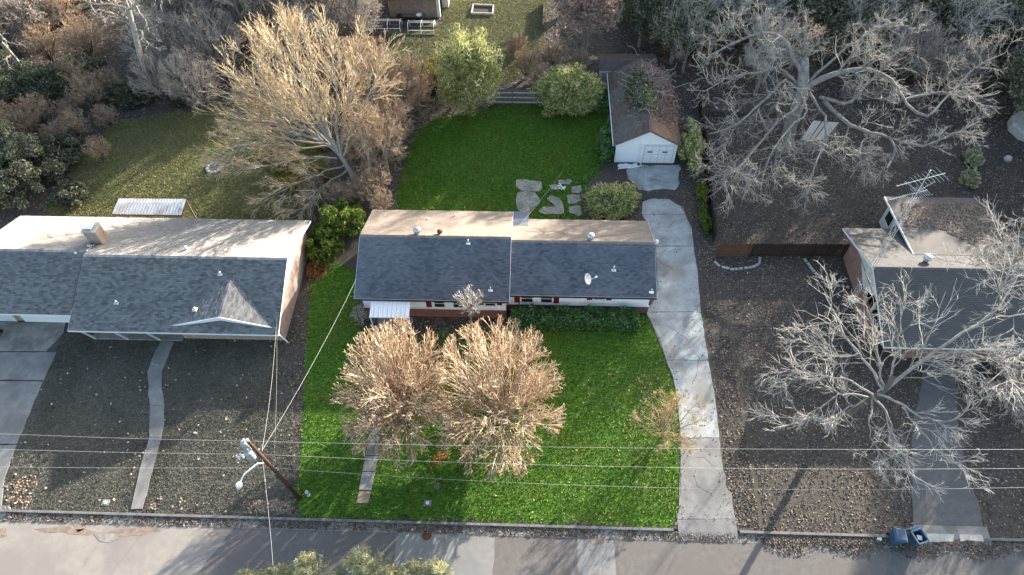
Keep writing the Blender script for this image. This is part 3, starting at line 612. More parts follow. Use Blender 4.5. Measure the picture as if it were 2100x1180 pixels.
gable_wall_x(mh, 8.40, 29.5, 36.0, 32.9, 2.49, 3.85, 'white_siding', .148, zb=2.4)
gable_wall_x(mh, -12.34, YW, 36.8, 32.95, 2.49, 4.15, 'white_siding', .148, zb=2.4)
gable_wall_x(mh, -1.95, YW, 36.8, 32.95, 2.49, 4.15, 'white_siding', .148, zb=2.4)
gable_x(mh, -12.75, -1.62, 28.42, 37.12, 32.96, 2.60, 4.33, 'shingle_blue_shade', 'shingle_warm_sunlit', seed=3, ridge='shingle_warm_sunlit')
gable_x(mh, -1.595, 8.88, 29.0, 36.36, 32.93, 2.60, 4.03, 'shingle_blue_shade', 'shingle_warm_sunlit', seed=5, ridge='shingle_warm_sunlit')
# small rear step roof, gutter on the front
MB().extr([(-2.2, 37.25, 2.52), (-.38, 37.25, 2.52), (-.38, 36.37, 2.64), (-1.58, 36.37, 2.64), (-1.58, 37.13, 2.56), (-2.2, 37.13, 2.56)], (0, 0, -.1)).build('rear_step_roof', 'shingle_blue_shade', mh)
MB().extr([(-1.58, 36.38, 2.655), (-.4, 36.38, 2.655), (-.4, 35.3, 3.085), (-1.58, 35.3, 3.085)], (0, 0, -.04)).build('flashing', 'shingle_blue_shade', mh)
MB().bar((-12.75, 28.37, 2.52), (-1.62, 28.37, 2.52), .10, .10).build('gutter', 'wood_dark', mh)
MB().bar((-1.59, 28.95, 2.52), (8.88, 28.95, 2.52), .10, .10).build('gutter', 'wood_dark', mh)
for x0, x1 in ((-7.10, -6.38), (-6.12+.42, -5.22+.30)): window(mh, (x0+x1)/2, YW, 1.24, 2.12, x1-x0)
shutter(mh, -7.52, YW, 1.2, 2.28); shutter(mh, -4.42, YW, 1.2, 2.28)
window(mh, -3.03, YW, 1.55, 2.12, .7); shutter(mh, -3.72, YW, 1.6, 2.28); shutter(mh, -2.34, YW, 1.6, 2.28, .36)
window(mh, -.36, 29.5, 1.10, 2.02, .78); window(mh, 1.06, 29.5, 1.10, 2.02, .78); shutter(mh, -1.10, 29.5, 1.02, 2.25); shutter(mh, 1.78, 29.5, 1.02, 2.25)
shutter(mh, 3.95+.25, 29.5, 1.5, 2.30); shutter(mh, 5.6, 29.5, 1.5, 2.30); window(mh, 4.9, 29.5, 1.62, 2.25, .75)
MB().box((-10.9, YW-.05, .66), (-9.95, YW-.003, 2.2)).build('door', 'cream_paint', mh)
# roof furniture: parts of the house
def on_main(x, y): return 2.6+(1-abs(y-32.96)/4.35)*1.73
def on_wing(x, y): return 2.6+(1-abs(y-32.93)/3.68)*1.43
def turbine(t, x, y, z, mat='galvanised', s=1.0):
    p = MB().lathe([(.16*s, -.12), (.16*s, .22*s)], (x, y, z), 14).build('vent_collar', mat, t, smooth=True)
    q = MB().lathe([(.10*s, .22*s), (.25*s, .27*s), (.30*s, .38*s), (.27*s, .50*s), (.15*s, .58*s), (.03*s, .60*s)], (x, y, z), 16); q.build('turbine_head', mat, p, smooth=True)
    f = MB()
    for k in range(12):
        a = k*math.pi/6; c, s_ = math.cos(a), math.sin(a); f.bar((x+.27*s*c, y+.27*s*s_, z+.27*s), (x+.285*s*c, y+.285*s*s_, z+.50*s), .018, .05)
    f.build('fin', mat, p, kind='stuff'); return p
def pipe_vent(t, x, y, z, h=.35, r=.05, mat='galvanised'):
    MB().box((x-.16, y-.16, z-.02), (x+.16, y+.16, z+.03)).build('flashing', 'aluminium', t); MB().tube([(x, y, z-.05), (x, y, z+h)], r, 10).build('vent_pipe', mat, t, smooth=True)
turbine(mh, -8.53, 33.3, 4.17); turbine(mh, 4.22, 33.25, 3.9); turbine(mh, -6.89, 33.35, 4.15, 'rust', .65)
pipe_vent(mh, -4.74, 32.5, 4.15); pipe_vent(mh, -6.15, 36.2, 2.95, .3); pipe_vent(mh, -8.17, 35.6, 3.2, .15, .06); pipe_vent(mh, 5.85, 30.9, 3.3, .4)
pipe_vent(mh, -2.98, 29.2, 2.9, .3, .03); pipe_vent(mh, 8.5, 29.4, 2.75, .3, .03)
# flood light on the right gable
t = MB().tube([(8.7, 34.0, 2.9), (9.2, 34.0, 2.95)], .03, 8).build('floodlight_arm', 'white_metal', mh); MB().lathe([(.05, .1), (.15, .06), (.17, -.1), (.16, -.12)], (9.3, 34.0, 2.95), 14).build('floodlight_shade', 'white_metal', t, smooth=True)
# awning over the door
t = root('door_awning', 'white ribbed metal awning over the front door of the middle house', 'awning', (-10.12, 28.4, 2.35))
y0, y1, z0, z1 = YW-.40-28.4, 27.22-28.4, 2.42-2.35, 2.12-2.35
n = 9; xs = np.linspace(-1.42, 1.42, n+1)
for i in range(n):
    a, c = xs[i], xs[i+1]; MB().extr([(a+.012, y0, z0), (a+.012, y0, z0+.05), (a+.05, y0, z0+.055), (a+.055, y0, z0+.012), (c-.012, y0, z0+.012), (c-.012, y0, z0)], (0, y1-y0, z1-z0)).build('awning_panel', 'white_metal', t)
MB().box((-1.45, y1-.06, z1-.09), (1.45, y1, z1+.02)).build('front_rail', 'white_metal', t)
for x in (-1.38, 1.38): MB().bar((x, y1+.02, z1-.09), (x, y1+.02, -2.29), .07).build('post', 'white_metal', t)
MB().box((-1.3, -1.3, -2.31), (1.3, .15, -2.19)).build('stoop', 'concrete_stain', t)
# satellite dish
c = np.array([3.86, 29.85, on_wing(0, 29.85)]); t = root('satellite_dish', 'pale satellite dish on the front roof slope of the middle house', 'satellite dish', tuple(c))
MB().tube([(0, 0, -.02), (0, 0, .45), (.0, .05, .62)], .025, 8).build('mast', 'wood_grey', t)
rot = Vector((1, -.35, .75)).normalized().to_track_quat('Z', 'Y').to_matrix(); rot = np.array([list(r_) for r_ in rot])
MB().lathe([(.02, -.02), (.17, .0), (.32, .05), (.41, .11), (.40, .12), (.31, .065), (.16, .02), (.01, .0)], (0, 0, .66), 20, rot).build('dish', 'aluminium', t, smooth=True)
MB().tube([(.05, 0, .45), (.62, .12, .72)], .02, 6).build('feed_arm', 'white_metal', t); MB().lathe([(.06, -.08), (.08, -.02), (.08, .06), (.03, .1)], (.66, .13, .76), 10, rot).build('feed_horn', 'white_metal', t, smooth=True)

# ---- left neighbour house
lh = root('grey_roofed_ranch_house', 'large ranch house with grey shingle roof and brick chimney at the left edge', 'house')
def on_left(y): return 2.6+(1-abs(y-30.4)/5.25)*2.0
gable_x(lh, -32.30, -17.50, 25.2, 35.85, 30.4, 2.60, 4.60, 'shingle_grey', 'shingle_grey_sunlit', seed=11, capl=.33)
gable_x(lh, -40.75, -32.325, 26.5, 35.87, 30.85, 2.60, 4.52, 'shingle_grey', 'shingle_grey_sunlit', seed=15, capl=.33)
MB().box((-25.4, 26.35, 0), (-17.95, 35.3, 2.45)).build('wall', 'brick_buff', lh)
MB().box((-32.0, 27.3, 0), (-25.403, 35.3, 2.45)).build('wall', 'brick_buff', lh)
MB().box((-40.4, 27.6, 0), (-32.003, 35.3, 2.45)).build('wall', 'brick_buff', lh)
gable_wall_x(lh, -18.1, 26.35, 35.3, 30.4, 2.44, 4.35, 'white_siding', .148, zb=2.4)
gable_wall_x(lh, -40.4, 27.6, 35.3, 30.85, 2.44, 4.3, 'white_siding', .148, zb=2.4)
MB().box((-32.2, 26.1, GZ), (-25.45, 27.29, GZ+.14)).build('porch_floor', 'concrete_stain', lh)
for x in (-31.9, -29.5, -27.15): MB().bar((x, 26.15, GZ), (x-.0, 25.42, 2.46), .10).build('porch_post', 'white_paint', lh)
MB().bar((-17.75, 26.2, GZ), (-17.6, 25.4, 2.46), .08).build('downspout', 'white_paint', lh)
window(lh, -28.6, 27.3, 1.0, 2.2, 1.2); window(lh, -22.0, 26.35, 1.0, 2.2, 1.4); MB().box((-26.9, 27.25, .2), (-26.0, 27.297, 2.2)).build('door', 'cream_paint', lh)
gd = MB().box((-37.9, 27.52, GZ), (-33.2, 27.597, 2.3)).build('garage_door', 'white_paint', lh)
for k in range(4): MB().box((-37.85, 27.49, .12+k*.55), (-33.25, 27.518, .12+k*.55+.5)).build('panel', 'white_paint', gd)
MB().box((-43.2, 27.52, GZ), (-38.5, 27.597, 2.3)).build('garage_door', 'white_paint', lh)
# brow gable on the front slope
ya, zb_ = 29.30, 2.6+(29.30-25.2)*2.0/5.2; sl_ = 2.0/5.2
pk = (-21.28, 25.72, 3.88); la = (-24.85, 25.72, 2.6+.52*sl_+.01); ra = (-18.05, 25.72, 2.6+.52*sl_+.01); ap = (-21.32, 29.15, 4.10)
b = MB(); b.add([la, pk, ap], [(0, 1, 2)]); b.add([pk, ra, ap], [(0, 1, 2)])
M('shingle_dormer', (.17, .165, .155), (.10, .098, .095), scale=2.5, stretch=(9, 1.2, 1), c3=(.24, .225, .2), s3=.6, bump=.6, bscale=3)
dr = b.build('brow_gable', 'shingle_dormer', lh)
def brow(side, sd_):
    L = []; rg = np.random.RandomState(sd_); e = np.array(la if side else ra); p = np.array(pk); a = np.array(ap); n = 26
    for i in range(n):
        u0, u1 = i/n, (i+.96)/n
        q0 = e+(p-e)*u0; q1 = e+(p-e)*u1; r0 = e+(a-e)*u0; r1 = e+(a-e)*u1; m = max(1, int(np.linalg.norm(r0-q0)/.3))
        for j in range(m):
            v0, v1 = (j+.02)/m, (j+1)/m; h = np.array([0, 0, .012+.02*rg.rand()]); A = q0+(r0-q0)*v0; B = q1+(r1-q1)*v0; C = q1+(r1-q1)*v1; D = q0+(r0-q0)*v1
            L.append([A+h, B+h*.3, C+h*.3, D+h])
    V = np.array(L).reshape(-1, 3); mesh_np('shingles', V, np.arange(len(V)).reshape(-1, 4), 'shingle_grey', dr, kind='stuff')
brow(True, 1); brow(False, 2)
MB().extr([(la[0]-.1, 25.70, la[2]-.02), (pk[0], 25.70, pk[2]+.04), (ra[0]+.1, 25.70, ra[2]-.02), (ra[0]-.3, 25.70, ra[2]-.02), (pk[0], 25.70, pk[2]-.32), (la[0]+.3, 25.70, la[2]-.02)][::-1], (0, -.05, 0)).build('brow_fascia', 'white_paint', dr)
# chimney of brick with metal cap
ch = MB().box((-32.62, 31.85, 3.6), (-31.72, 32.75, 5.35)).build('chimney', 'brick_buff', lh)
MB().box((-32.68, 31.79, 5.352), (-31.66, 32.81, 5.46)).build('crown', 'stone_pale', ch, bevel=.03); MB().box((-32.5, 32.0, 5.54), (-31.9, 32.6, 5.60)).build('cap', 'white_metal', ch)
for a, c_ in ((-32.45, 32.05), (-31.95, 32.55), (-32.45, 32.55), (-31.95, 32.05)): MB().bar((a, c_, 5.46), (a, c_, 5.54), .03).build('cap_leg', 'white_metal', ch)
for px, py in ((240, 622), (449, 557), (405, 643)):
    q = G(px, py, 3.5); z = on_left(q[1]); q = G(px, py, z); pipe_vent(lh, q[0], q[1], on_left(q[1])+(.35 if px == 405 else 0), .22, .07)
q = G(377, 512, 4.6); pipe_vent(lh, q[0], q[1]+.3, on_left(q[1]+.3), .35, .1, 'white_metal')
q = G(156, 520, 4.4); pipe_vent(lh, q[0], q[1], 4.2, .35, .1); q = G(182, 505, 4.4); pipe_vent(lh, q[0], q[1], 4.3, .2, .1)
MB().extr([(-32.31, 26.6, 3.15), (-32.31, 30.3, 4.55), (-32.31, 30.3, 4.1), (-32.31, 26.6, 2.7)], (-.04, 0, 0)).build('step_wall', 'rust', lh)
# patio cover behind
t = root('patio_cover', 'white corrugated metal patio cover with rusted edge behind the left house', 'patio cover', (-30.7, 37, 0))
A = G(244, 408, 2.8); B = G(382, 409, 2.8); C = G(372, 442, 2.45); D = G(230, 440, 2.45); n = 22
for i in range(n):
    u0, u1 = i/n, (i+1)/n; a0 = A+(B-A)*u0; a1 = A+(B-A)*(u0*.35+u1*.65); d0 = D+(C-D)*u0; d1 = D+(C-D)*(u0*.35+u1*.65); b1 = A+(B-A)*u1; c1 = D+(C-D)*u1
    o = MB(); hz = np.array([0, 0, .05]); o.add([d0+hz, d1+hz, a1+hz, a0+hz, c1, b1, d1, a1], [(0, 1, 2, 3), (1, 6, 7, 2), (6, 4, 5, 7)]); at(o.build('roof_panel', 'rusty_white'), t)
for p, q in ((A, D), (B, C), (D, C), (A, B)): at(MB().bar(p-np.array([0, 0, .06]), q-np.array([0, 0, .06]), .09, .1).build('beam', 'wood_brown'), t)
for p in (A, B, (A+B)/2): at(MB().bar((p[0], p[1]-.1, 0), (p[0], p[1]-.1, p[2]-.1), .09).build('post', 'wood_grey'), t)

# ---- right neighbour house
rh = root('salmon_brick_house', 'dark-roofed salmon brick house partly hidden by bare branches at the right edge', 'house')
gable_x(rh, 23.75, 46, 25.25, 35.95, 30.6, 2.6, 4.5, 'shingle_right', 'shingle_right', seed=21, ridge='shingle_right')
def on_right(y): return 2.6+(1-abs(y-30.6)/5.35)*1.9
MB().box((26.0, 26.0, 0), (45.8, 31.4, 2.45)).build('wall', 'brick_salmon', rh); MB().box((24.45, 31.5, 0), (45.8, 35.5, 2.45)).build('wall', 'brick_salmon', rh)
gable_wall_x(rh, 24.40, 26.0, 35.5, 30.6, 2.44, 4.28, 'cream_paint', .05, zb=2.42)
MB().box((24.2, 26.5, 0), (24.42, 31.5, 1.45)).build('screen_wall', 'brick_salmon', rh)
MB().extr([(24.30, 31.0, 1.6), (24.30, 32.7, 2.45), (24.30, 29.6, 2.45)], (.04, 0, 0)).build('gable_panel', 'cream_paint', rh)
for y in (26.2, 29.0): MB().bar((24.35, y, 1.4), (24.35, y, 2.5), .14).build('porch_post', 'cream_paint', rh)
# rear addition with low shed roof
A = G(1815, 404, 2.6); B = G(2010, 408, 2.6); ym = 32.3; zA = on_right(ym)+.04
Aq = (A[0], A[1]); xr = B[0]-.2
MB().extr([(A[0], A[1], 2.62), (xr, A[1], 2.62), (xr+1.0, 34.0, 3.4), (xr-.6, ym, zA), (A[0]-.55, ym, zA)], (0, 0, -.12)).build('addition_roof', 'felt_grey', rh)
MB().extr([(A[0]-.02, A[1], 2.63), (A[0]-.57, ym, zA+.01), (A[0]-.57, ym, zA-.16), (A[0]-.02, A[1], 2.46)], (-.05, 0, 0)).build('rake_board', 'white_paint', rh)
MB().box((A[0]+.45, 35.6, 0), (xr-.3, A[1]-.35, 2.48)).build('wall', 'cream_paint', rh)
wx = A[0]+.45
for y0, y1 in ((36.2, 37.2), (37.6, 38.6)):
    f = MB(); f.box((wx-.05, y0-.07, .9), (wx-.003, y1+.07, .97)); f.box((wx-.05, y0-.07, 2.03), (wx-.003, y1+.07, 2.1)); f.box((wx-.05, y0-.07, .97), (wx-.003, y0, 2.03)); f.box((wx-.05, y1, .97), (wx-.003, y1+.07, 2.03)); f = f.build('window', 'white_paint', rh)
    MB().box((wx-.025, y0, .97), (wx-.004, y1, 2.03)).build('pane', 'dark_glass', f)
q = G(1899, 535, 4.2); turbine(rh, q[0], q[1], on_right(q[1])-.02, 'galvanised', 1.0)
b = scatter_leaves('fallen_leaves', [[tuple(G(*p, 3)[:2]) for p in ((1850, 415), (2015, 412), (2065, 480), (2080, 520), (1990, 520), (1930, 480), (1850, 470))]], 9000, .10, 'fallen_tan', 5, label='tan fallen leaves lying on the low rear roof of the salmon brick house', cat='leaves',
    zf=lambda p: 2.66+np.clip((A[1]-p[:, 1])/(A[1]-ym), 0, 1)*(zA-2.62), dens=lambda p: .35+.6*np.sin(p[:, 0]*1.3+np.sin(p[:, 1]*2.1))**2)
b = scatter_leaves('fallen_leaves', [[tuple(G(*p, 3.9)[:2]) for p in ((1985, 520), (2130, 505), (2130, 548), (2000, 540))]], 2500, .10, 'fallen_tan', 6, label='tan fallen leaves on the back slope of the main salmon brick house roof', cat='leaves', zf=lambda p: on_right(1)*0+2.62+(1-np.abs(p[:, 1]-30.6)/5.35)*1.9)

# ---- detached garage
gr = root('white_garage', 'white detached garage with brown gable roof at the end of the driveway', 'garage')
gx0, gx1, gxr, gy0, gy1, gze, gzr = 6.78, 12.6, 9.70, 45.45, 55.6, 2.3, 3.92
MB().extr([(7.08, 45.75, 0), (12.35, 45.75, 0), (12.35, 45.75, 2.2), (gxr, 45.75, 3.78), (7.08, 45.75, 2.2)][::-1], (0, .15, 0)).build('wall', 'white_siding', gr)
MB().box((7.08, 45.9, 0), (7.2, 55.3, 2.2)).build('wall', 'white_siding', gr); MB().box((12.23, 45.9, 0), (12.35, 55.3, 2.2)).build('wall', 'white_siding', gr)
MB().extr([(7.2, 55.2, 0), (12.23, 55.2, 0), (12.23, 55.2, 2.2), (gxr, 55.2, 3.78), (7.2, 55.2, 2.2)][::-1], (0, .1, 0)).build('wall', 'white_siding', gr)
x = 7.2; b = MB()
while x < 9.15: b.box((x, 45.735, .05), (x+.02, 45.748, 2.2+(x-7.08)*.6-.05)); x += .2
b.build('battens', 'white_paint', gr, kind='stuff')
dz = 2.05; gd = MB().box((9.55, 45.70, GZ), (12.1, 45.747, dz)).build('garage_door', 'aluminium', gr)
for k in range(4):
    for j in range(4): MB().box((9.6+j*.625, 45.685, .12+k*.48), (9.6+j*.625+.575, 45.699, .12+k*.48+.43)).build('panel', 'white_metal', gd)
for x in (10.05, 11.35): MB().box((x-.22, 45.67, 1.30), (x+.22, 45.684, 1.44)).build('pane', 'dark_glass', gd)
for a, c_ in (((9.47, 45.68, GZ), (9.55, 45.746, 2.13)), ((12.1, 45.68, GZ), (12.18, 45.746, 2.13)), ((9.47, 45.68, 2.131), (12.18, 45.746, 2.22))): MB().box(a, c_).build('door_trim', 'white_paint', gr)
MB().tube([(9.15, 45.6, 2.3), (9.12, 45.6, .25), (8.9, 45.3, .15)], .05, 8).build('downspout', 'white_metal', gr)
b = MB(); b.extr([(gx0, gy0, gze), (gxr, gy0, gzr), (gx1, gy0, gze), (gx1, gy0, gze-.1), (gxr, gy0, gzr-.1), (gx0, gy0, gze-.1)], (0, gy1-gy0, 0)).build('roof', 'brown_roof', gr)
M('shingle_garage_shade', (.12, .085, .068), (.07, .058, .052), scale=1.2, c3=(.12, .13, .135), s3=.35, isl_cols=[(.07, .052, .045), (.13, .10, .085), (.16, .12, .10)], island=.55, rough=.95)  # left garage slope: darker colour stands in for shade
M('shingle_garage_sunlit', (.25, .165, .115), (.16, .105, .075), scale=1.2, isl_cols=[(.15, .10, .072), (.27, .18, .125), (.20, .135, .095)], island=.6, rough=.95)  # right slope of the same roof, lit side painted lighter
shingles('shingles', (gx0, gy1, gze), (0, gy0-gy1, 0), (gxr-gx0, 0, gzr-gze), 'shingle_garage_shade', gr, tw=.33, th=.16, seed=31)
shingles('shingles', (gx1, gy0, gze), (0, gy1-gy0, 0), (gxr-gx1, 0, gzr-gze), 'shingle_garage_sunlit', gr, tw=.33, th=.16, seed=32)
for s in (-1, 1):
    xe = gx0 if s < 0 else gx1; MB().extr([(xe, gy0-.002, gze-.01), (gxr, gy0-.002, gzr-.01), (gxr, gy0-.002, gzr-.13), (xe, gy0-.002, gze-.13)], (0, -.03, 0)).build('rake_board', 'wood_grey', gr)
MB().bar((gxr, gy0, gzr+.02), (gxr, gy1, gzr+.02), .16, .05).build('ridge_cap', 'brown_roof', gr)
MB().tube([(gx0-.02, gy0, gze-.08), (gx0-.02, gy1, gze-.06)], .05, 8).build('gutter', 'white_metal', gr)

# ---- shed behind the garage, rear houses
t = root('rear_shed', 'dark brown roofed shed just behind the white garage', 'shed')
MB().extr([(6.0, 55.9, 2.35), (6.0, 57.2, 2.75), (6.0, 58.6, 2.35), (6.0, 58.6, 2.25), (6.0, 57.2, 2.65), (6.0, 55.9, 2.25)], (5.6, 0, 0)).build('roof', 'brown_roof', t)
shingles('shingles', (6.0, 55.9, 2.35), (5.6, 0, 0), (0, 1.3, .4), 'shingle_brown', t, seed=41); shingles('shingles', (11.6, 58.6, 2.35), (-5.6, 0, 0), (0, -1.4, .4), 'shingle_brown', t, seed=42)
MB().box((6.3, 56.2, 0), (11.3, 58.3, 2.25)).build('wall', 'stone_pale', t); MB().box((6.0, 55.85, 2.1), (11.6, 55.895, 2.33)).build('fascia', 'stone_pale', t)
t = root('brick_rear_house', 'tan brick house with dark roof cut by the top edge left of centre', 'house')
MB().box((-16.2, 68.6, 0), (-10.75, 80, 2.5)).build('wall', 'brick_tan', t); MB().box((-10.95, 68.55, 0), (-10.62, 68.9, 2.5)).build('corner_post', 'cream_paint', t)
MB().box((-10.6, 70.5, 0), (-9.9, 80, 3.2)).build('side_wall', 'cream_paint', t)
MB().extr([(-16.6, 68.1, 2.55), (-16.6, 75, 5), (-16.6, 75, 4.8), (-16.6, 68.1, 2.4)], (6.2, 0, 0)).build('roof', 'felt_grey', t)
shingles('shingles', (-16.6, 68.1, 2.55), (6.2, 0, 0), (0, 6.9, 2.45), 'shingle_brown', t, seed=43)
t = root('garden_bench', 'long pale plank bench against the tan brick wall at the top', 'bench', (-13.6, 68.2, 0))
MB().box((-1.3, -.22, .42), (1.35, .22, .48)).build('seat', 'wood_grey', t)
for x in (-1.1, 1.1): MB().box((x-.05, -.2, .04), (x+.05, .2, .418)).build('leg', 'wood_grey', t)
tag(MB().lathe([(.25, 0), (.34, .1), (.3, .22), (.12, .28)], (-12.9, 68.15, .485), 14).build('white_sack', 'paper', smooth=True), 'lumpy white sack lying on the plank bench by the brick wall', 'sack')
tag(MB().lathe([(.3, 0), (.36, .5), (.33, .52), (.3, .3)], (-15.0, 68.1, .04), 16).build('dark_tub', 'wood_dark', smooth=True), 'round dark tub beside the plank bench at the brick wall', 'tub')
t = root('brown_roof_rear_house', 'house with brown shingle roof and pale wall cut by the top edge right of centre', 'house')
MB().box((8.4, 68.9, 0), (16, 80, 2.5)).build('wall', 'cream_paint', t); MB().extr([(8.0, 67.8, 2.5), (8.0, 75, 5), (8.0, 75, 4.8), (8.0, 67.8, 2.35)], (8.5, 0, 0)).build('roof', 'felt_grey', t)
shingles('shingles', (8.0, 67.8, 2.5), (8.5, 0, 0), (0, 7.2, 2.5), 'shingle_brown', t, seed=44)
# ================================================================== OBJECTS
# utility pole
pb = G(615, 1022); ptop = G(508, 905, 9.0)
t = root('utility_pole', 'tall brown wooden utility pole with transformers leaning over the left lawn edge', 'utility pole', (pb[0], pb[1], 0))
def PP(u): return np.array([(ptop[0]-pb[0])*u, (ptop[1]-pb[1])*u, 9.0*u])
MB().tube([PP(-.03), PP(.5), PP(1)], [.14, .12, .095], 12).build('shaft', 'pole_wood', t, smooth=True)
ins = MB().lathe([(.06, 0), (.09, .05), (.05, .10), (.09, .16), (.04, .22)], PP(1), 12).build('insulator', 'aluminium', t, smooth=True)
for i, (dx, dy, u, s) in enumerate(((-.38, .05, .92, .70), (-.24, -.28, .87, .74))):
    c = PP(u)+np.array([dx, dy, -.45]); tr = MB().lathe([(.26*s, 0), (.30*s, .04), (.30*s, .78), (.27*s, .84), (.08, .88)], c, 18).build('transformer', 'drum_grey', t, smooth=True)
    MB().lathe([(.03, .86), (.055, .92), (.035, .98), (.055, 1.04), (.03, 1.12)], c+np.array([.06, .05, 0]), 10).build('bushing', 'white_metal', tr, smooth=True)
    MB().bar(PP(u), c+np.array([.1, 0, .45]), .08).build('bracket', 'aluminium', tr)
c = PP(.84)+np.array([-.95, -.35, .0]); MB().bar(PP(.86), c, .07).build('cross_arm', 'aluminium', t)
for k in range(2): MB().tube([c+np.array([.18*k, .1*k, -.2]), c+np.array([.18*k, .1*k, .25])], .06, 8).build('fuse_cutout', 'white_metal', t)
al = PP(.66); MB().tube([al, al+np.array([-.45, -.15, .25]), al+np.array([-1.05, -.75, .2]), al+np.array([-1.25, -1.2, 0])], .045, 8).build('lamp_arm', 'white_metal', t, smooth=True)
MB().lathe([(.05, .14), (.16, .1), (.17, -.02), (.18, -.1), (.08, -.15)], al+np.array([-1.27, -1.3, -.02]), 16).build('lamp_head', 'white_metal', t, smooth=True)
for u in (.84, .5, .53): MB().bar(PP(u)+np.array([-.1, -.16, .1]), PP(u)+np.array([.12, .14, .1]), .06).build('hardware', 'aluminium', t)
# wires: spans through the heights seen at the pole and at both picture sides
def wire(label, pts, r=.02, grp='power lines over the front lots', name='power_line'):
    o = MB().tube([tuple(p) for p in pts], r, 5, cap=False).build(name, 'wire'); tag(o, label, 'wire', grp); return o
PX = pb+np.array([0, 0, 0])
for lab, u, l, m, rr, r in (('uppermost of the three long wires crossing the front lots', 1.0, 890, 916, 922, .006), ('middle of the three long wires crossing the front lots', .80, 922, 952, 961, .0065), ('lowest of the three long wires crossing the front lots', .58, 958, 990, 1000, .007)):
    p = PP(u)+pb; p[2] = 9.0*u; Y = p[1]; a = GY(0, l, Y); b_ = GY(1050, m, Y+.0); c = GY(2100, rr, Y)
    # parabola fits on each side
    L = [a+(a-p)*.5+np.array([0, 0, 0]), a, (a+p)/2-np.array([0, 0, .10]), p]; wire(lab, resample(L, 10), r)
    f = np.polyfit([p[0], b_[0], c[0]], [p[2], b_[2], c[2]], 2); xs = np.linspace(p[0], c[0]+12, 22); q = wire(lab+', right-hand span', [(x, Y, np.polyval(f, x)) for x in xs], r); q['label'] = lab.replace('crossing the front lots', 'running right from the pole across the frame')
def drop(name, a, b_, sag, label, r=.008):
    a = np.array(a); b_ = np.array(b_); u = np.linspace(0, 1, 14)[:, None]; P = a+(b_-a)*u; P[:, 2] -= (4*sag*u*(1-u))[:, 0]; wire(label, P, r, 'service wires from the pole', 'service_wire')
s = pb+PP(.8); s[2] = 7.3
drop('', s+np.array([.1, .2, 0]), (-17.6, 25.6, 3.0), .35, 'wire running from the pole to the right end of the left house')
drop('', s+np.array([.1, .15, .0]), G(731, 572, 3.2), .35, 'wire running from the pole to the left end of the middle house', .009)
drop('', pb+PP(.76), (*G(560, 1160, 5.5)[:2], 5.5), .15, 'wire running from the pole across the street', .010)
drop('', pb+PP(.55), (-17.9, 27.0, 3.0), .3, 'thin faint wire from low on the pole to the left house', .005)
drop('', G(1048, 484, 4.5), (*G(1150, 388, .3)[:2], 2.2), .1, 'thin wire above the rear roof step of the middle house', .007)
drop('', G(1246, 250, 2.6), (*G(1262, 205, 2.6)[:2], 2.5), .1, 'short wire at the left eave of the white garage', .010)
# antenna tower
bx, by = 23.5, 30.2
tb = GX(1875, 405, bx); tw = root('antenna_tower', 'slender lattice antenna mast rising beside the salmon brick house', 'antenna', (bx, by, 0)); Ht = float(tb[2]); topy = float(tb[1])-by
legs = [np.array([.2*math.cos(a), .2*math.sin(a), 0]) for a in (0, 2.09, 4.19)]
def TP(l, z): f = 1-.35*max(0, (z-Ht*.8)/(Ht*.2)); return l*f+np.array([0, topy*z/Ht, z])
for l in legs: MB().tube([TP(l, 0), TP(l, Ht*.8), TP(l, Ht)], .015, 6).build('leg', 'aluminium', tw)
b = MB(); z = .3; k = 0
while z < Ht-.4:
    for i in range(3):
        a, c = legs[i], legs[(i+1) % 3]
        b.tube([TP(a if k % 2 else c, z), TP(c if k % 2 else a, z+.38)], .008, 4, cap=False)
    z += .38; k += 1
b.build('lacing', 'aluminium', tw, kind='stuff')
MB().tube([TP(legs[0]*0, Ht-.3), TP(legs[0]*0, Ht+2.2)], .022, 6).build('mast', 'aluminium', tw)
def yagi(p, q, elems, name):
    bm = MB().bar(p, q, .018).build(name, 'drum_grey', tw); d = nrm(np.array(q)-np.array(p)); s = nrm(np.cross(d, [0, 0, 1]))
    for u, h in elems: c = np.array(p)+(np.array(q)-np.array(p))*u; MB().tube([c-s*h, c+s*h], .012, 4).build('element', 'aluminium', bm)
def rel(px, py, h): v = G(px, py, h); return v-np.array([bx, by, 0])
H1 = Ht+1.7; yagi(rel(1838, 382, H1), rel(1938, 356, H1), [(.03, .12), (.11, .12), (.19, .13), (.27, .14), (.37, .35), (.45, .45), (.53, .5), (.62, .42), (.7, .48), (.78, .55), (.86, .5), (.95, .6)], 'upper_boom')
H2 = Ht+.5; yagi(rel(1824, 410, H2), rel(1902, 390, H2), [(u, .12) for u in np.linspace(.1, .6, 11)]+[(u, .45) for u in np.linspace(.66, .98, 7)], 'lower_boom')
for s_ in (-1, 1): MB().tube([TP(legs[0]*0, H2), TP(legs[0]*0, H2)+np.array([.9*s_, .35, .5])], .014, 4).build('reflector_arm', 'aluminium', tw)
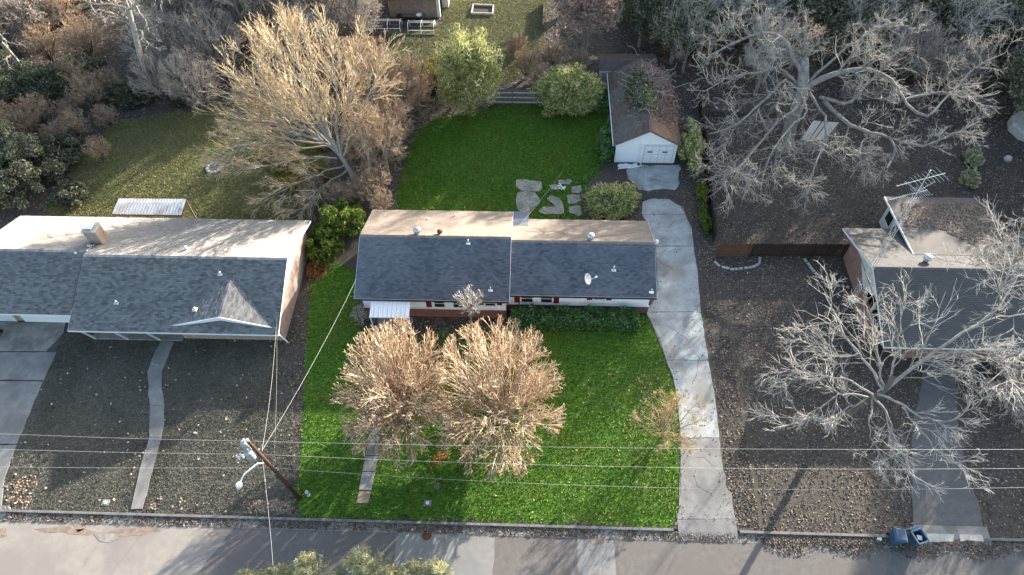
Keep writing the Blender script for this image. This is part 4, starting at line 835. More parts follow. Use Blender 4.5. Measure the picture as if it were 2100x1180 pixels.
# wheelie bins
def bin_body(t, open_):
    w0, w1, d0, d1, h = .24, .32, .26, .36, 1.0
    b = MB(); V = [(-w0, -d0, 0), (w0, -d0, 0), (w0, d0, 0), (-w0, d0, 0), (-w1, -d1, h), (w1, -d1, h), (w1, d1, h), (-w1, d1, h)]
    i = .03; V += [(-w1+i, -d1+i, h), (w1-i, -d1+i, h), (w1-i, d1-i, h), (-w1+i, d1-i, h), (-w0+i, -d0+i, .25), (w0-i, -d0+i, .25), (w0-i, d0-i, .25), (-w0+i, d0-i, .25)]
    b.add(V, [(0, 3, 2, 1), (0, 1, 5, 4), (1, 2, 6, 5), (2, 3, 7, 6), (3, 0, 4, 7), (4, 5, 9, 8), (5, 6, 10, 9), (6, 7, 11, 10), (7, 4, 8, 11), (8, 9, 13, 12), (9, 10, 14, 13), (10, 11, 15, 14), (11, 8, 12, 15), (12, 13, 14, 15)])
    b.build('body', 'bin_blue', t)
    r = MB(); 
    for a, c in (((-w1-.03, -d1-.03), (w1+.03, -d1-.03)), ((w1+.03, -d1-.03), (w1+.03, d1+.03)), ((w1+.03, d1+.03), (-w1-.03, d1+.03)), ((-w1-.03, d1+.03), (-w1-.03, -d1-.03))): r.bar((*a, h-.02), (*c, h-.02), .05, .06)
    r.build('rim', 'bin_blue', t); MB().tube([(-.26, d1+.1, .94), (.26, d1+.1, .94)], .025, 8).build('handle', 'bin_blue', t)
    for x in (-.27, .27): MB().tube([(x-.04, d0+.05, .13), (x+.04, d0+.05, .13)], .13, 14).build('wheel', 'wood_dark', t)
    if not open_:
        MB().add([(-w1-.05, -d1-.05, h+.015), (w1+.05, -d1-.05, h+.015), (w1+.05, d1+.06, h+.015), (-w1-.05, d1+.06, h+.015), (-w1+.06, -d1+.06, h+.09), (w1-.06, -d1+.06, h+.09), (w1-.06, d1-.02, h+.10), (-w1+.06, d1-.02, h+.10)],
            [(0, 3, 2, 1), (4, 5, 6, 7), (0, 1, 5, 4), (1, 2, 6, 5), (2, 3, 7, 6), (3, 0, 4, 7)]).build('lid', 'bin_blue', t, bevel=.02)
    else: MB().extr([(-w1-.04, d1+.12, h-.03), (w1+.04, d1+.12, h-.03), (w1, d1+.30, h-.75), (-w1, d1+.30, h-.75)], (0, .04, .01)).build('lid', 'bin_blue', t)
g1 = G(1832, 1112); g2 = G(1872, 1114)
t = root('wheelie_bin', 'blue wheeled bin with closed lid at the kerb, left of the open one', 'bin', (g1[0], g1[1]+.1, .02), 'blue bins at the kerb', rz=-.12); bin_body(t, False)
t = root('wheelie_bin', 'blue wheeled bin standing open with rubbish inside at the kerb', 'bin', (g2[0], g2[1]+.1, .02), 'blue bins at the kerb', rz=.32); bin_body(t, True)
tag(MB().extr([(g2[0]-.12, g2[1]-.05, .75), (g2[0]+.12, g2[1]-.1, .8), (g2[0]+.16, g2[1]+.15, .78), (g2[0]-.1, g2[1]+.2, .8)], (0, 0, .12)).build('carton', 'cream_paint'), 'pale carton inside the open blue bin', 'carton')
g3 = G(1802, 1105); tag(MB().extr([(g3[0]-.16, g3[1]-.1, .06), (g3[0]+.1, g3[1]-.14, .05), (g3[0]+.17, g3[1]+.1, .08), (g3[0]-.05, g3[1]+.18, .07)], (.01, .02, .03)).build('paper_scrap', 'paper'), 'crumpled white paper on the leaves left of the blue bins', 'litter')
g4 = G(2, 690); t = root('wheelie_bin', 'dark blue bin half cut off at the left edge by the garage door', 'bin', (g4[0]-.25, g4[1], GZ+.05)); bin_body(t, False)
# small lawn objects
c = G(633, 1016); t = root('hydrant', 'small pale blue fire hydrant in the corner of the front lawn', 'hydrant', (c[0], c[1], GZ))
MB().lathe([(.14, 0), (.14, .05), (.09, .07), (.09, .42), (.12, .44), (.12, .47), (.09, .56), (.03, .6), (.03, .65)], (0, 0, 0), 14).build('barrel', 'aluminium', t, smooth=True)
for a, b_ in (((-.17, 0, .34), (.17, 0, .34)), ((0, -.18, .34), (0, 0, .34))): MB().tube([a, b_], .05, 10).build('outlet', 'bin_blue', t, smooth=True)
c = G(897, 998); t = root('weathered_stump', 'small grey weathered stump standing in the front lawn', 'stump', (c[0], c[1], GZ)); MB().lathe([(.24, 0), (.18, .12), (.16, .32), (.13, .34)], (0, 0, 0), 9).build('wood', 'wood_grey', t); MB().lathe([(.10, .342), (.07, .36)], (0, .02, 0), 8).build('cut_top', 'wood_brown', t)
# brick garden edging right lot
def edging(pts, label, seed):
    t = root('garden_edging', label, 'edging', (*G(*pts[0])[:2], GZ), 'pale block edgings in the right lot'); P = np.array([G(*p) for p in pts]); d = np.r_[0, np.cumsum(np.linalg.norm(np.diff(P, axis=0), axis=1))]; rg = np.random.RandomState(seed); s = 0
    while s < d[-1]-.1:
        x = [np.interp(s+.02, d, P[:, i]) for i in (0, 1)]; y = [np.interp(s+.3, d, P[:, i]) for i in (0, 1)]; j = rg.normal(0, .02, 2)
        at(MB().bar((x[0]+j[0], x[1]+j[1], GZ+.05), (y[0]+j[0], y[1]+j[1], GZ+.05+rg.normal(0, .01)), .17, .12).build('brick', 'stone_pale'), t); s += .36
edging([(1463, 538), (1475, 548), (1500, 555), (1530, 552), (1548, 548), (1557, 542), (1558, 530)], 'curved row of pale blocks below the short end of the right lot fence', 1)
edging([(1649, 533), (1660, 548), (1672, 563), (1690, 576), (1712, 586), (1740, 592)], 'curved row of pale blocks running to the salmon brick house', 2)
c = G(1745, 621); b = MB().tube([(c[0]+.27*math.cos(a), c[1]+.27*math.sin(a), GZ+.25) for a in np.linspace(0, 6.283, 17)], .04, 6, cap=False); b.lathe([(.2, 0), (.26, .22), (.24, .22), (.18, .02)], (c[0], c[1], GZ), 16); tag(b.build('planter_pot', 'stone_pale', smooth=True), 'empty pale-rimmed round pot beside the brick screen wall', 'pot')
# white pipes and sheeting by the garage
tag(MB().tube([G(1268, 346, .5), G(1300, 343, .5), G(1316, 340, .6), G(1312, 333, .8)], .05, 8).tube([G(1268, 346, .5), G(1268, 349, .1)], .04, 6).tube([G(1305, 343, .5), G(1305, 349, .1)], .04, 6).build('pipe_rail', 'white_metal', smooth=True), 'low white pipe rail in front of the garage wall', 'rail')
rg = np.random.RandomState(3); b = MB()
for i in range(7): p = G(1272+i*5, 339+rg.rand()*3, .15); b.lathe([(.2, -.1), (.26, .02), (.18, .12), (.05, .16)], p, 7)
tag(b.build('plastic_sheeting', 'paper', smooth=True), 'crumpled white plastic sheeting at the foot of the garage wall', 'sheeting')
b = MB(); 
for i in range(9): p = G(1143+rg.rand()*22, 381+rg.rand()*10, .12); q = p+np.array([rg.normal(0, .4), rg.normal(0, .25), rg.uniform(0, .15)]); b.bar(p, q, .05+.08*rg.rand(), .03)
tag(b.build('scrap_pile', 'aluminium'), 'heap of pale broken slats on the patio slabs', 'debris')
# fences
def fence(name, label, A, B, h, mat, posts=2.4, pick=.15, rails=2, parent=None, lean=0, z0=0.0, rmat=None):
    A = np.array([*A[:2], 0.]); B = np.array([*B[:2], 0.]); L = np.linalg.norm(B-A); d = (B-A)/L; n_ = np.array([-d[1], d[0], 0]); t = root(name, label, 'fence', tuple(A)); rg = np.random.RandomState(int(L*100) % 999)
    b = MB(); s = 0
    while s < L-.05:
        p = A+d*(s+.01); q = A+d*(s+pick-.012); hh = h+rg.normal(0, .02); o = n_*rg.normal(0, .008); b.add([p+o-A, q+o-A, q+o+n_*.02-A, p+o+n_*.02-A, p+o-A+[0, 0, hh], q+o-A+[0, 0, hh], q+o+n_*.02-A+[0, 0, hh], p+o+n_*.02-A+[0, 0, hh]], [(0, 3, 2, 1), (4, 5, 6, 7), (0, 1, 5, 4), (1, 2, 6, 5), (2, 3, 7, 6), (3, 0, 4, 7)]); s += pick
    b.build('pickets', mat, t, kind='stuff'); s = 0
    while s <= L+.01: p = d*min(s, L-.05)-n_*.06; MB().bar(p, p+[0, 0, h+.03], .09).build('post', mat, t); s += posts
    for r in range(rails): z = h*(.18+.64*r/max(1, rails-1)); MB().bar(-n_*.03+[0, 0, z], d*L-n_*.03+[0, 0, z], .05, .11).build('rail', rmat or mat, t)
    return t
fence('picket_fence', 'weathered grey picket fence between two bushes behind the back lawn', G(1000, 214), G(1150, 216), 1.7, 'wood_grey', pick=.14, rails=3, rmat='stone_pale')
fence('wood_fence', 'short reddish-brown end section of fence beside the middle driveway', G(1468, 528), G(1537, 527), 1.6, 'wood_brown')
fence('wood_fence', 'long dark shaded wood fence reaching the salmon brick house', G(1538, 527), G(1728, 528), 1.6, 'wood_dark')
fence('wood_fence', 'weathered grey board fence behind the big bare tree, left section', G(1455, 232), G(1620, 232), 1.7, 'wood_grey')
fence('wood_fence', 'weathered grey board fence behind the big bare tree, right section', G(1720, 203), G(1880, 212), 1.7, 'wood_grey')
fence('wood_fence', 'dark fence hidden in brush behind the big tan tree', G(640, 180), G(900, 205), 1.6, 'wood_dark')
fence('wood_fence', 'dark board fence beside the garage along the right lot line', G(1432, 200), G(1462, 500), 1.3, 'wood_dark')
fence('wood_fence', 'thin grey wire-post fence in the yard above the bushes', G(1112, 66), G(1116, 10), .9, 'wood_grey', pick=.5)
# raised bed and hoop frames
t = root('raised_bed', 'rectangular timber raised bed of bare soil in the top yard', 'raised bed', (*G(989, 24)[:2], 0)); P = [G(*p)[:2]-G(989, 24)[:2] for p in ((967, 32), (1010, 33), (1012, 16), (971, 14))]
for a, c in zip(P, P[1:]+P[:1]): MB().bar((*a, .2), (*c, .2), .12, .3).build('board', 'stone_pale', t)
MB().add([(*p, .16) for p in P], [(0, 1, 2, 3)]).build('soil', 'dirt', t)
for i, (x0, x1, y0, y1, lab) in enumerate(((771, 822, 70, 44, 'white hooped pipe frame over a bed, left of its twin'), (838, 891, 74, 48, 'white hooped pipe frame over a bed, right of its twin'))):
    a = G(x0, y0); c = G(x1, y0); W = c[0]-a[0]; t = root('hoop_frame', lab, 'hoop frame', (a[0], a[1], 0), 'hooped bed frames')
    D = 1.5
    for x in (0, W/2, W): MB().tube([(x, 0, 0), (x, 0, .7), (x, D*.2, 1.1), (x, D*.5, 1.25), (x, D*.8, 1.1), (x, D, .7), (x, D, 0)], .035, 6).build('hoop', 'white_metal', t, smooth=True)
    for y, z in ((D*.5, 1.27), (0, .65), (0, .1), (D, .65)): MB().tube([(0, y, z), (W, y, z)], .03, 6).build('rail', 'white_metal', t)
    for y in (0, D): MB().box((-.05, y-.04, 0), (W+.05, y+.04, .22)).build('bed_board', 'wood_grey', t)
# shed-like white panels and things of the right back yard
t = root('white_trailer', 'white flat-roofed hut with dark stripes under the big bare tree', 'hut', (*G(1680, 280)[:2], 0)); c0 = G(1680, 280)
P = [(G(*p, 1.4)-c0)[:2] for p in ((1643, 287), (1693, 287), (1722, 252), (1668, 248))]
MB().prism([tuple(p) for p in P], 0, 1.35).build('body', 'wood_grey', t)
def lerp(a, c, u): return np.array(a)*(1-u)+np.array(c)*u
for u0, u1 in ((.0, .3), (.36, .5), (.56, .97)): q = [lerp(P[0], P[1], u0), lerp(P[0], P[1], u1), lerp(P[3], P[2], u1), lerp(P[3], P[2], u0)]; MB().prism([tuple(x) for x in q], 1.352, 1.42).build('roof_panel', 'stone_pale', t)
c = G(2105, 270); tag(MB().lathe([(2.0, 0), (2.0, .75), (1.85, .85), (1.0, 1.0), (.1, 1.05)], (c[0]+.3, c[1], GZ), 10).build('covered_pool', 'stone_pale'), 'round pool with pale cover cut by the right edge', 'pool')
c = G(2064, 330); tag(MB().lathe([(.3, 0), (.36, .2), (.25, .4), (.05, .45)], (c[0], c[1], GZ), 7).build('pale_rock', 'stone_pale'), 'single pale boulder in the right back yard', 'rock')
c = G(2012, 235); tag(MB().extr([(c[0]-1, c[1]-1.2, .9), (c[0]+.9, c[1]-.5, .9), (c[0]+1.1, c[1]+1.3, 1.0), (c[0]-.6, c[1]+1.1, 1.0)], (0, 0, -.8)).build('tarp_pile', 'wood_grey'), 'grey tarp-covered pile below the branches at the upper right', 'pile')
# left woods odds
t = root('sawhorse_frame', 'pale A-shaped timber frame standing in brush left of the olive lawn', 'frame', (*G(112, 268)[:2], 0)); o = G(112, 268)
MB().bar(G(103, 268, 0)-o, G(126, 232, 1.0)-o, .12).build('leg', 'stone_pale', t); MB().bar(G(126, 232, 1.0)-o, G(148, 262, 0)-o, .1).build('leg', 'wood_grey', t); MB().bar(G(103, 268, .1)-o, G(120, 269, .1)-o, .1).build('foot', 'stone_pale', t)
c = G(440, 346); t = root('fire_ring', 'small ring of ash and stones on the olive lawn', 'fire pit', (c[0], c[1], GZ))
for k in range(11): a = k*.571; MB().lathe([(.16, 0), (.19, .08), (.1, .16)], (.6*math.cos(a), .6*math.sin(a), 0), 6).build('stone', 'stone_pale', t)
MB().lathe([(.5, .01), (.5, .03)], (0, 0, 0), 12).build('ash', 'concrete_left', t)
t = root('debris_board', 'splintered white board heap in the left woods', 'debris', (*G(165, 165)[:2], 0)); o = G(165, 165)
for a, c in (((158, 178), (172, 146)), ((160, 172), (170, 168)), ((157, 180), (164, 175))): MB().bar(G(*a, .2)-o, G(*c, .9)-o, .3, .06).build('board', 'stone_pale', t)
# ================================================================== VEGETATION
HOLES = [DRIVE, LDRIVE, WALK, SWALK, RDRIVE]
B4 = dict(S=4, wig=.10)
# ---- the two round bare trees in the front lawn
def front_tree(label, c, r, seed, base):
    rg = np.random.RandomState(seed); t = root('bare_round_tree', label, 'tree', base, 'twin round bare trees on the front lawn')
    env = ((c[0]-base[0], c[1]-base[1], c[2]), r)
    env_tree_parts(t, rg, env, 30, [dict(n=8, t0=.10, t1=.95, ang=24, length=.62, S=5, wig=.035, up=.03, out=.3, envf=(.75, 1.02), rf=.6, rmin=.032, k=4),
        dict(n=6, t0=.2, t1=1., ang=30, length=.50, S=3, wig=.06, up=.04, out=.25, envf=(.7, 1.04), rf=.6, rmin=.024),
        dict(n=5, t0=.3, t1=1., ang=38, length=.40, S=2, wig=.08, up=.05, out=.2, envf=(.6, 1.1), rf=.6, rmin=.0135, tip=.8)], ('bark_pale', 'twig_tan'), r_stem=.085, base_h=.9, single_trunk=.22, lo=-.75)
    q = blob_pts(5000, env[0], tuple(np.array(r)*.8), rg, 70, .3, .15, bottom=-.9); V, f = leaf_cloud(q[q[:, 2] > .5], .075, rg); mesh_np('foliage', V, f, 'leaf_russet', t)
    return t
front_tree('left one of the twin round tan bare trees, over the narrow front walk', (-8.45, 20.1, 4.3), (3.85, 4.9, 4.4), 11, (-8.4, 20.3, 0))
front_tree('right one of the twin round tan bare trees, nearer the long driveway', (-2.1, 19.9, 4.4), (4.45, 5.3, 4.6), 12, (-1.8, 20.0, 0))
# small ornamental tree against the wall, shrub sprays
def small_tree(name, label, loc, env, seed, bark, twig, stems=7, n=(7, 5, 4), cat='tree', rs=.05, group=None, st=.08, rm=.012, lo=-.1, base_h=.4, leafmat=None, nleaf=0, leaf=.09):
    rg = np.random.RandomState(seed); t = root(name, label, cat, tuple(loc), group)
    P_ = [dict(n=n[0], t0=.15, t1=.95, ang=32, length=.5, S=4, wig=.12, up=.04, rf=.55, rmin=rm*1.6), dict(n=n[1], t0=.2, t1=1, ang=38, length=.5, S=3, wig=.14, rf=.6, rmin=rm*1.15), dict(n=n[2], t0=.2, t1=1, ang=40, length=.5, S=2, wig=.14, rf=.6, rmin=rm)]
    env_tree_parts(t, rg, env, stems, P_[:len([k for k in n if k])], (bark, twig), r_stem=rs, base_h=base_h, single_trunk=st, lo=lo, leafmat=leafmat, nleaf=nleaf, leaf=leaf); return t
small_tree('small_bare_tree', 'slim pale bare tree rising in front of the middle house wall', (-4.35, 27.7, 0), ((0, .1, 3.3), (1.25, 1.2, 1.7)), 21, 'bark_pale', 'twig_white', 9, (6, 5, 0), rs=.045, st=.07, base_h=1.6, rm=.016)
small_tree('bare_shrub', 'upright tan bare shrub between the hedge and the right round tree', (*G(1052, 700)[:2], 0), ((0, 0, 1.3), (.8, .8, 1.5)), 22, 'bark_pale', 'twig_tan', 12, (6, 4, 0), 'shrub', rs=.03, st=None, base_h=.1, rm=.014)
small_tree('bare_shrub', 'grey bare shrub at the left corner of the middle house beside the awning', (*G(742, 662)[:2], 0), ((0, 0, 1.0), (.7, .9, 1.2)), 23, 'bark_grey', 'twig_mauve', 12, (6, 4, 0), 'shrub', rs=.025, st=None, base_h=.1, rm=.012)
# sapling leaning over the driveway
small_tree('thin_sapling', 'wispy brown sapling with few leaves spreading over the lower driveway edge', (*G(1352, 905)[:2], 0), ((.4, .3, 2.2), (2.6, 2.3, 2.4)), 24, 'bark_brown', 'twig_brown', 9, (7, 6, 3), rs=.035, st=.06, base_h=.3, rm=.008, lo=-.2, leafmat='leaf_yellow', nleaf=1500, leaf=.07)
# ---- hedge
def hedge(name, label, x0, x1, y0, y1, h, n, mat, seed):
    rg = np.random.RandomState(seed); t = root(name, label, 'hedge', ((x0+x1)/2, (y0+y1)/2, 0)); W = (x1-x0)/2; D = (y1-y0)/2
    f = rg.rand(n); p = rg.uniform(-1, 1, (n, 3)); s = rg.rand(n); top = s < .55; fr = (s >= .55) & (s < .85); p[top, 2] = 1-rg.rand(top.sum())**2*.35; p[fr, 1] = -1+rg.rand(fr.sum())**2*.3; e = s > .93; p[e, 0] = np.sign(rg.normal(size=e.sum()))*(1-rg.rand(e.sum())**2*.1)
    p[:, 2] = (p[:, 2]+1)/2; bump = 1+.10*np.sin(p[:, 0]*W*2.7+1)*np.cos(p[:, 1]*3)+.06*np.sin(p[:, 0]*W*7.3); X = p[:, 0]*W*(1-.04*(p[:, 2]**3)); Yy = p[:, 1]*D*bump*(1-.12*p[:, 2]**3); Z = p[:, 2]*h*bump
    q = np.c_[X, Yy, Z]+rg.normal(0, .04, (n, 3)); q[:, 2] = np.maximum(q[:, 2], .03); V, fq = leaf_cloud(q, .125, rg, .6, .5); mesh_np('foliage', V, fq, mat, t)
    m = int((x1-x0)*5); st = np.c_[rg.uniform(-W, W, m)*.95, rg.uniform(-D, D, m)*.6, np.zeros(m)]; tp = st+np.c_[rg.normal(0, .3, (m, 2)), np.full(m, h*.9)]; u = np.linspace(0, 1, 4)[None, :, None]; tubes_obj('stems', [(st[:, None]+u*(tp-st)[:, None], np.full((m, 4), .03), 4)], 'bark_brown', t)
    MB().box((-W*.93, -D*.75, 0), (W*.93, D*.75, h*.78)).build('inner_growth', 'bark_brown', t)
    return t
hedge('clipped_hedge', 'long dark green clipped hedge below the right wing windows', -1.55, 7.85, 27.75, 29.1, 1.18, 26000, 'leaf_hedge', 31)
# ---- the big tan tree at the left back of the lot
L3 = lambda *a: [G(*p) for p in a]
limbs = [L3((700, 322, 3.0), (672, 268, 5), (650, 190, 8.5), (628, 88, 11.5)), L3((700, 322, 3.0), (665, 268, 5), (610, 175, 8.5), (565, 105, 10.5)), L3((695, 318, 3.1), (645, 265, 5), (570, 190, 7.8), (520, 130, 9.5)), L3((692, 315, 3.1), (630, 265, 4.8), (545, 215, 7), (478, 190, 8.5)),
         L3((676, 296, 3.7), (620, 275, 5), (540, 250, 6.2), (466, 250, 7.2)), L3((676, 297, 3.6), (610, 290, 4.6), (530, 285, 5.4), (470, 300, 6.2)), L3((672, 300, 3.2), (600, 305, 4), (530, 300, 4.6), (480, 330, 5)), L3((690, 325, 2.6), (640, 322, 3.2), (560, 340, 3.6), (500, 345, 3.8)),
         L3((700, 322, 3.2), (690, 260, 5.5), (690, 170, 9), (680, 100, 11.5)), L3((700, 320, 3.2), (705, 250, 5.5), (725, 160, 9), (738, 105, 11)), L3((705, 340, 2.2), (660, 355, 2.4), (590, 385, 2.5), (545, 405, 2.4)), L3((710, 350, 2.0), (680, 370, 2.0), (640, 410, 1.9), (600, 440, 1.6)),
         L3((705, 320, 3.2), (725, 260, 5.5), (760, 190, 8.5), (785, 130, 10.5)),
         L3((686, 300, 4), (655, 230, 6.5), (610, 130, 10), (590, 75, 11.5)), L3((680, 295, 4), (640, 240, 6), (580, 160, 8.5), (540, 100, 10)), L3((682, 300, 4), (600, 250, 6), (520, 180, 8.4), (490, 160, 9))]
limb_tree('big_tan_tree', 'large golden tan bare tree with pale limbs fanning out left of the back lawn', 'tree', L3((742, 402, 0), (722, 360, 1.5), (698, 318, 3.2), (680, 285, 4.6)), .24, limbs, [.11, .10, .10, .10, .09, .09, .08, .08, .10, .10, .08, .08, .10, .09, .08, .08],
    [dict(n=18, t0=.15, t1=1, ang=26, length=.36, S=5, wig=.07, up=.05, rf=.5, rmin=.032, k=4), dict(n=7, t0=.15, t1=1, ang=24, length=.55, S=4, wig=.07, up=.04, rf=.6, rmin=.021, lvar=.5), dict(n=4, t0=.2, t1=1, ang=30, length=.5, S=3, wig=.09, up=.04, rf=.6, rmin=.014, tip=.7)], ('bark_pale', 'twig_gold'), 33)
# ---- prototypes for the repeated trees
def place(proto, used, loc, s, rz, label, group, sz=None):
    o = proto if not used[0] else copy_tree(proto); used[0] = True; o.location = tuple(loc); o.scale = (s, s, sz or s); o.rotation_euler = (0, 0, rz); o['label'] = label
    if group: o['group'] = group
    return o
def tall_bare(seed, bark, twig, env=((0, 0, 6.2), (3.6, 3.6, 5.4)), stems=9, st=.2, n=(9, 8, 5), name='bare_tree', ang=30, rm=.0115, wig=.13, leafmat=None, nleaf=0, leaf=.1, base_h=1.6):
    rg = np.random.RandomState(seed); t = root(name, 'x', 'tree', (0, 0, 0))
    env_tree_parts(t, rg, env, stems, [dict(n=n[0], t0=.2, t1=.95, ang=ang, length=.45, S=5, wig=wig, up=.03, rf=.55, rmin=.03, k=4), dict(n=n[1], t0=.2, t1=1, ang=ang+6, length=.5, S=4, wig=wig, up=.02, rf=.55, rmin=.016), dict(n=n[2], t0=.2, t1=1, ang=ang+8, length=.5, S=3, wig=wig, rf=.6, rmin=rm, tip=.6)],
        (bark, twig), r_stem=.12, base_h=base_h, single_trunk=st, lo=-.1, leafmat=leafmat, nleaf=nleaf, leaf=leaf); return t
pa = tall_bare(51, 'bark_grey', 'twig_mauve'); pb_ = tall_bare(52, 'bark_grey', 'twig_grey', n=(8, 8, 5)); pc = tall_bare(53, 'bark_brown', 'twig_mauve', stems=14, env=((0, 0, 4.0), (3.6, 3.6, 3.8)), st=None, base_h=.3, ang=24, name='bare_thicket_tree')
pbr = tall_bare(54, 'bark_brown', 'twig_brown', stems=13, env=((0, 0, 3.6), (3.2, 3.2, 3.4)), st=None, base_h=.3, ang=30, wig=.2, name='brown_thicket_tree'); pg = tall_bare(55, 'bark_pale', 'twig_white', stems=8, n=(8, 7, 5), wig=.18, ang=36)
ua, ub, uc, ubr, ug = [False], [False], [False], [False], [False]
rg = np.random.RandomState(77)
# grey thicket in the upper left
GL = 'grey bare trees of the upper left thicket'
for q_, s_ in ((G(765, 35), 1.45), (G(650, 55), 1.2)): place(pb_, ub, q_, s_, s_*9, 'tall grey bare tree standing above the thicket behind the golden tan tree', GL)
for px, py, s, k in ((360, 150, 1.0, 'c'), (420, 215, .85, 'c'), (350, 205, .75, 'c'), (455, 150, 1.0, 'c'), (520, 95, 1.1, 'a'), (560, 60, 1.1, 'c'), (610, 20, 1.2, 'a'), (450, 80, 1.15, 'a'), (380, 70, 1.1, 'c'), (670, 60, 1.05, 'c'), (700, 10, 1.2, 'a'), (740, 75, .9, 'c'), (540, 10, 1.3, 'a'), (640, 110, .8, 'c'), (470, 20, 1.2, 'c')):
    pr, us = (pc, uc) if k == 'c' else (pa, ua)
    place(pr, us, G(px, py+10), s, rg.uniform(0, 6.28), 'fine grey bare tree in the crowded upper left thicket', GL)
for px, py, s in ((60, 20, 1.2), (140, 60, 1.0), (20, 110, 1.0), (220, -10, 1.1), (110, 120, .7), (-30, 40, 1.2), (190, 110, .7), (50, -40, 1.4), (150, -30, 1.3)):
    place(pbr, ubr, G(px, py+10), s, rg.uniform(0, 6.28), 'brown twiggy tree in the dense upper left corner', 'brown twiggy trees of the upper left corner')
# brown bramble right of the tan tree
GB = 'brown tangled small trees left of the back lawn'
for px, py, s in ((770, 400, .62), (800, 350, .72), (745, 345, .7), (790, 290, .85), (830, 250, .85), (760, 240, .9), (860, 235, .7), (740, 420, .5), (785, 435, .42), (820, 300, .6), (800, 215, .95), (730, 190, .95), (850, 205, .8), (650, 415, .45), (700, 430, .5), (760, 170, .9)):
    place(pbr, ubr, G(px, py), s*.92, rg.uniform(0, 6.28), 'brown tangled tree in the thicket between the tan tree and the back lawn', GB)
# slender upright stems in the brown thicket
for i, (px, py, h, ln) in enumerate(((770, 385, 8, -.5), (776, 370, 8.5, .2), (800, 372, 7.5, .6), (752, 350, 8, -.3), (815, 330, 7, .8))):
    small_tree('slender_bare_tree', ['slender pale stem nearest the tan trunk', 'slender upright bare tree in the middle of the brown thicket', 'slender bare tree leaning right in the brown thicket', 'slender bare tree behind the tan trunk', 'slender bare tree at the right side of the brown thicket'][i]+' left of the back lawn', (*G(px, py)[:2], 0), ((ln, 0, h*.66), (1.6, 1.6, h*.36)), 500+i, 'bark_pale', 'twig_brown', 8, (7, 5, 3), rs=.045, st=.085, base_h=h*.36, rm=.012, lo=-.1)
# tall trunks upper left
limbs = [L3((287, 118, 6), (275, 60, 8), (255, 0, 10), (240, -40, 12)), L3((280, 90, 6.5), (300, 55, 8), (285, 25, 9), (262, -10, 10)), L3((268, 42, 8.5), (235, 42, 9), (215, 38, 9.3), (190, 20, 9.8)), L3((275, 60, 7.8), (290, 65, 8), (300, 85, 7.8), (318, 98, 7.6)), L3((262, 30, 9), (285, 0, 10), (300, -20, 11), (320, -30, 12)), L3((265, 20, 9.4), (225, 8, 10), (200, 10, 10), (170, 0, 10.5))]
limb_tree('tall_bare_tree', 'tall grey leaning trunk with few crooked limbs rising in the upper left', 'tree', L3((315, 195, 0), (305, 160, 2.5), (287, 110, 6), (264, 20, 9.5)), .34, limbs, [.2, .14, .12, .09, .15, .1], [dict(n=7, t0=.3, t1=1, ang=45, length=.4, S=5, wig=.25, rf=.5, rmin=.03, k=4), dict(n=5, t0=.2, t1=1, ang=40, length=.5, S=3, wig=.2, rf=.5, rmin=.018)], ('bark_pale', 'twig_white'), 61)
limbs = [L3((18, 105, 6), (10, 85, 7), (0, 70, 8), (-20, 50, 9)), L3((22, 110, 5.5), (14, 118, 5.5), (5, 125, 5.4), (-8, 130, 5.4))]
limb_tree('tall_bare_tree', 'pale broken trunk leaning at the left edge above the dark bushes', 'tree', L3((62, 165, 0), (45, 140, 2.5), (22, 110, 5.5), (0, 85, 7.5)), .26, limbs, [.14, .1], [dict(n=6, t0=.3, t1=1, ang=45, length=.5, S=4, wig=.25, rf=.5, rmin=.03, k=4), dict(n=5, t0=.2, t1=1, ang=40, length=.5, S=3, wig=.2, rf=.5, rmin=.018)], ('bark_pale', 'twig_white'), 62)
# ---- evergreen bushes left
D_ = 'dark evergreen bushes at the left edge'
for i, (px, py, r, mat, lab, sd_) in enumerate(((30, 200, (3.6, 3.2, 2.6), 'leaf_dark', 'dark evergreen bush under the leaning trunk at the left edge', 1), (120, 200, (2.9, 2.6, 1.9), 'leaf_dark', 'dark low evergreen bush right of the one at the left edge', 2), (185, 170, (2.2, 2.2, 1.6), 'leaf_dark', 'small dark bush by the white splintered boards', 3),
      (15, 345, (3.2, 3.0, 2.9), 'leaf_grey', 'grey-green glossy bush at the left edge above the roof', 4), (75, 375, (2.9, 2.6, 2.4), 'leaf_grey', 'grey-green glossy bush left of the white patio cover', 5), (35, 410, (2.6, 2.2, 2.0), 'leaf_grey', 'grey-green bush touching the left house roof corner', 6), (125, 335, (2.3, 2.0, 1.4), 'leaf_dark', 'dark low bush beside the olive lawn edge', 7), (150, 410, (1.7, 1.5, .8), 'leaf_dark', 'low dark scrub left of the patio cover', 8),
      (265, 210, (2.6, 1.6, 1.1), 'leaf_dark', 'dark scrub at the foot of the tall grey trunk', 9), (380, 205, (2.4, 1.4, 1.0), 'leaf_dark', 'dark scrub edging the top of the olive lawn', 10))):
    shrub('evergreen_bush', lab, 'bush', (*G(px, py)[:2], 0), r, int(9500*r[0]*r[1]/8)+4500, .135, mat, 200+sd_, D_, stems=10)
for px, py, s in ((70, 285, .5), (130, 300, .4), (170, 285, .5), (230, 262, .4), (95, 260, .55), (200, 225, .6), (30, 270, .5), (175, 190, .6), (235, 200, .5), (150, 250, .4)): place(pbr, ubr, G(px, py), s, rg.uniform(0, 6), 'low brown brush between the dark bushes and the olive lawn', 'brown brush round the olive lawn')
place(pbr, ubr, G(215, 330), .4, 1, 'low brown brush at the left edge of the olive lawn', 'brown brush round the olive lawn')
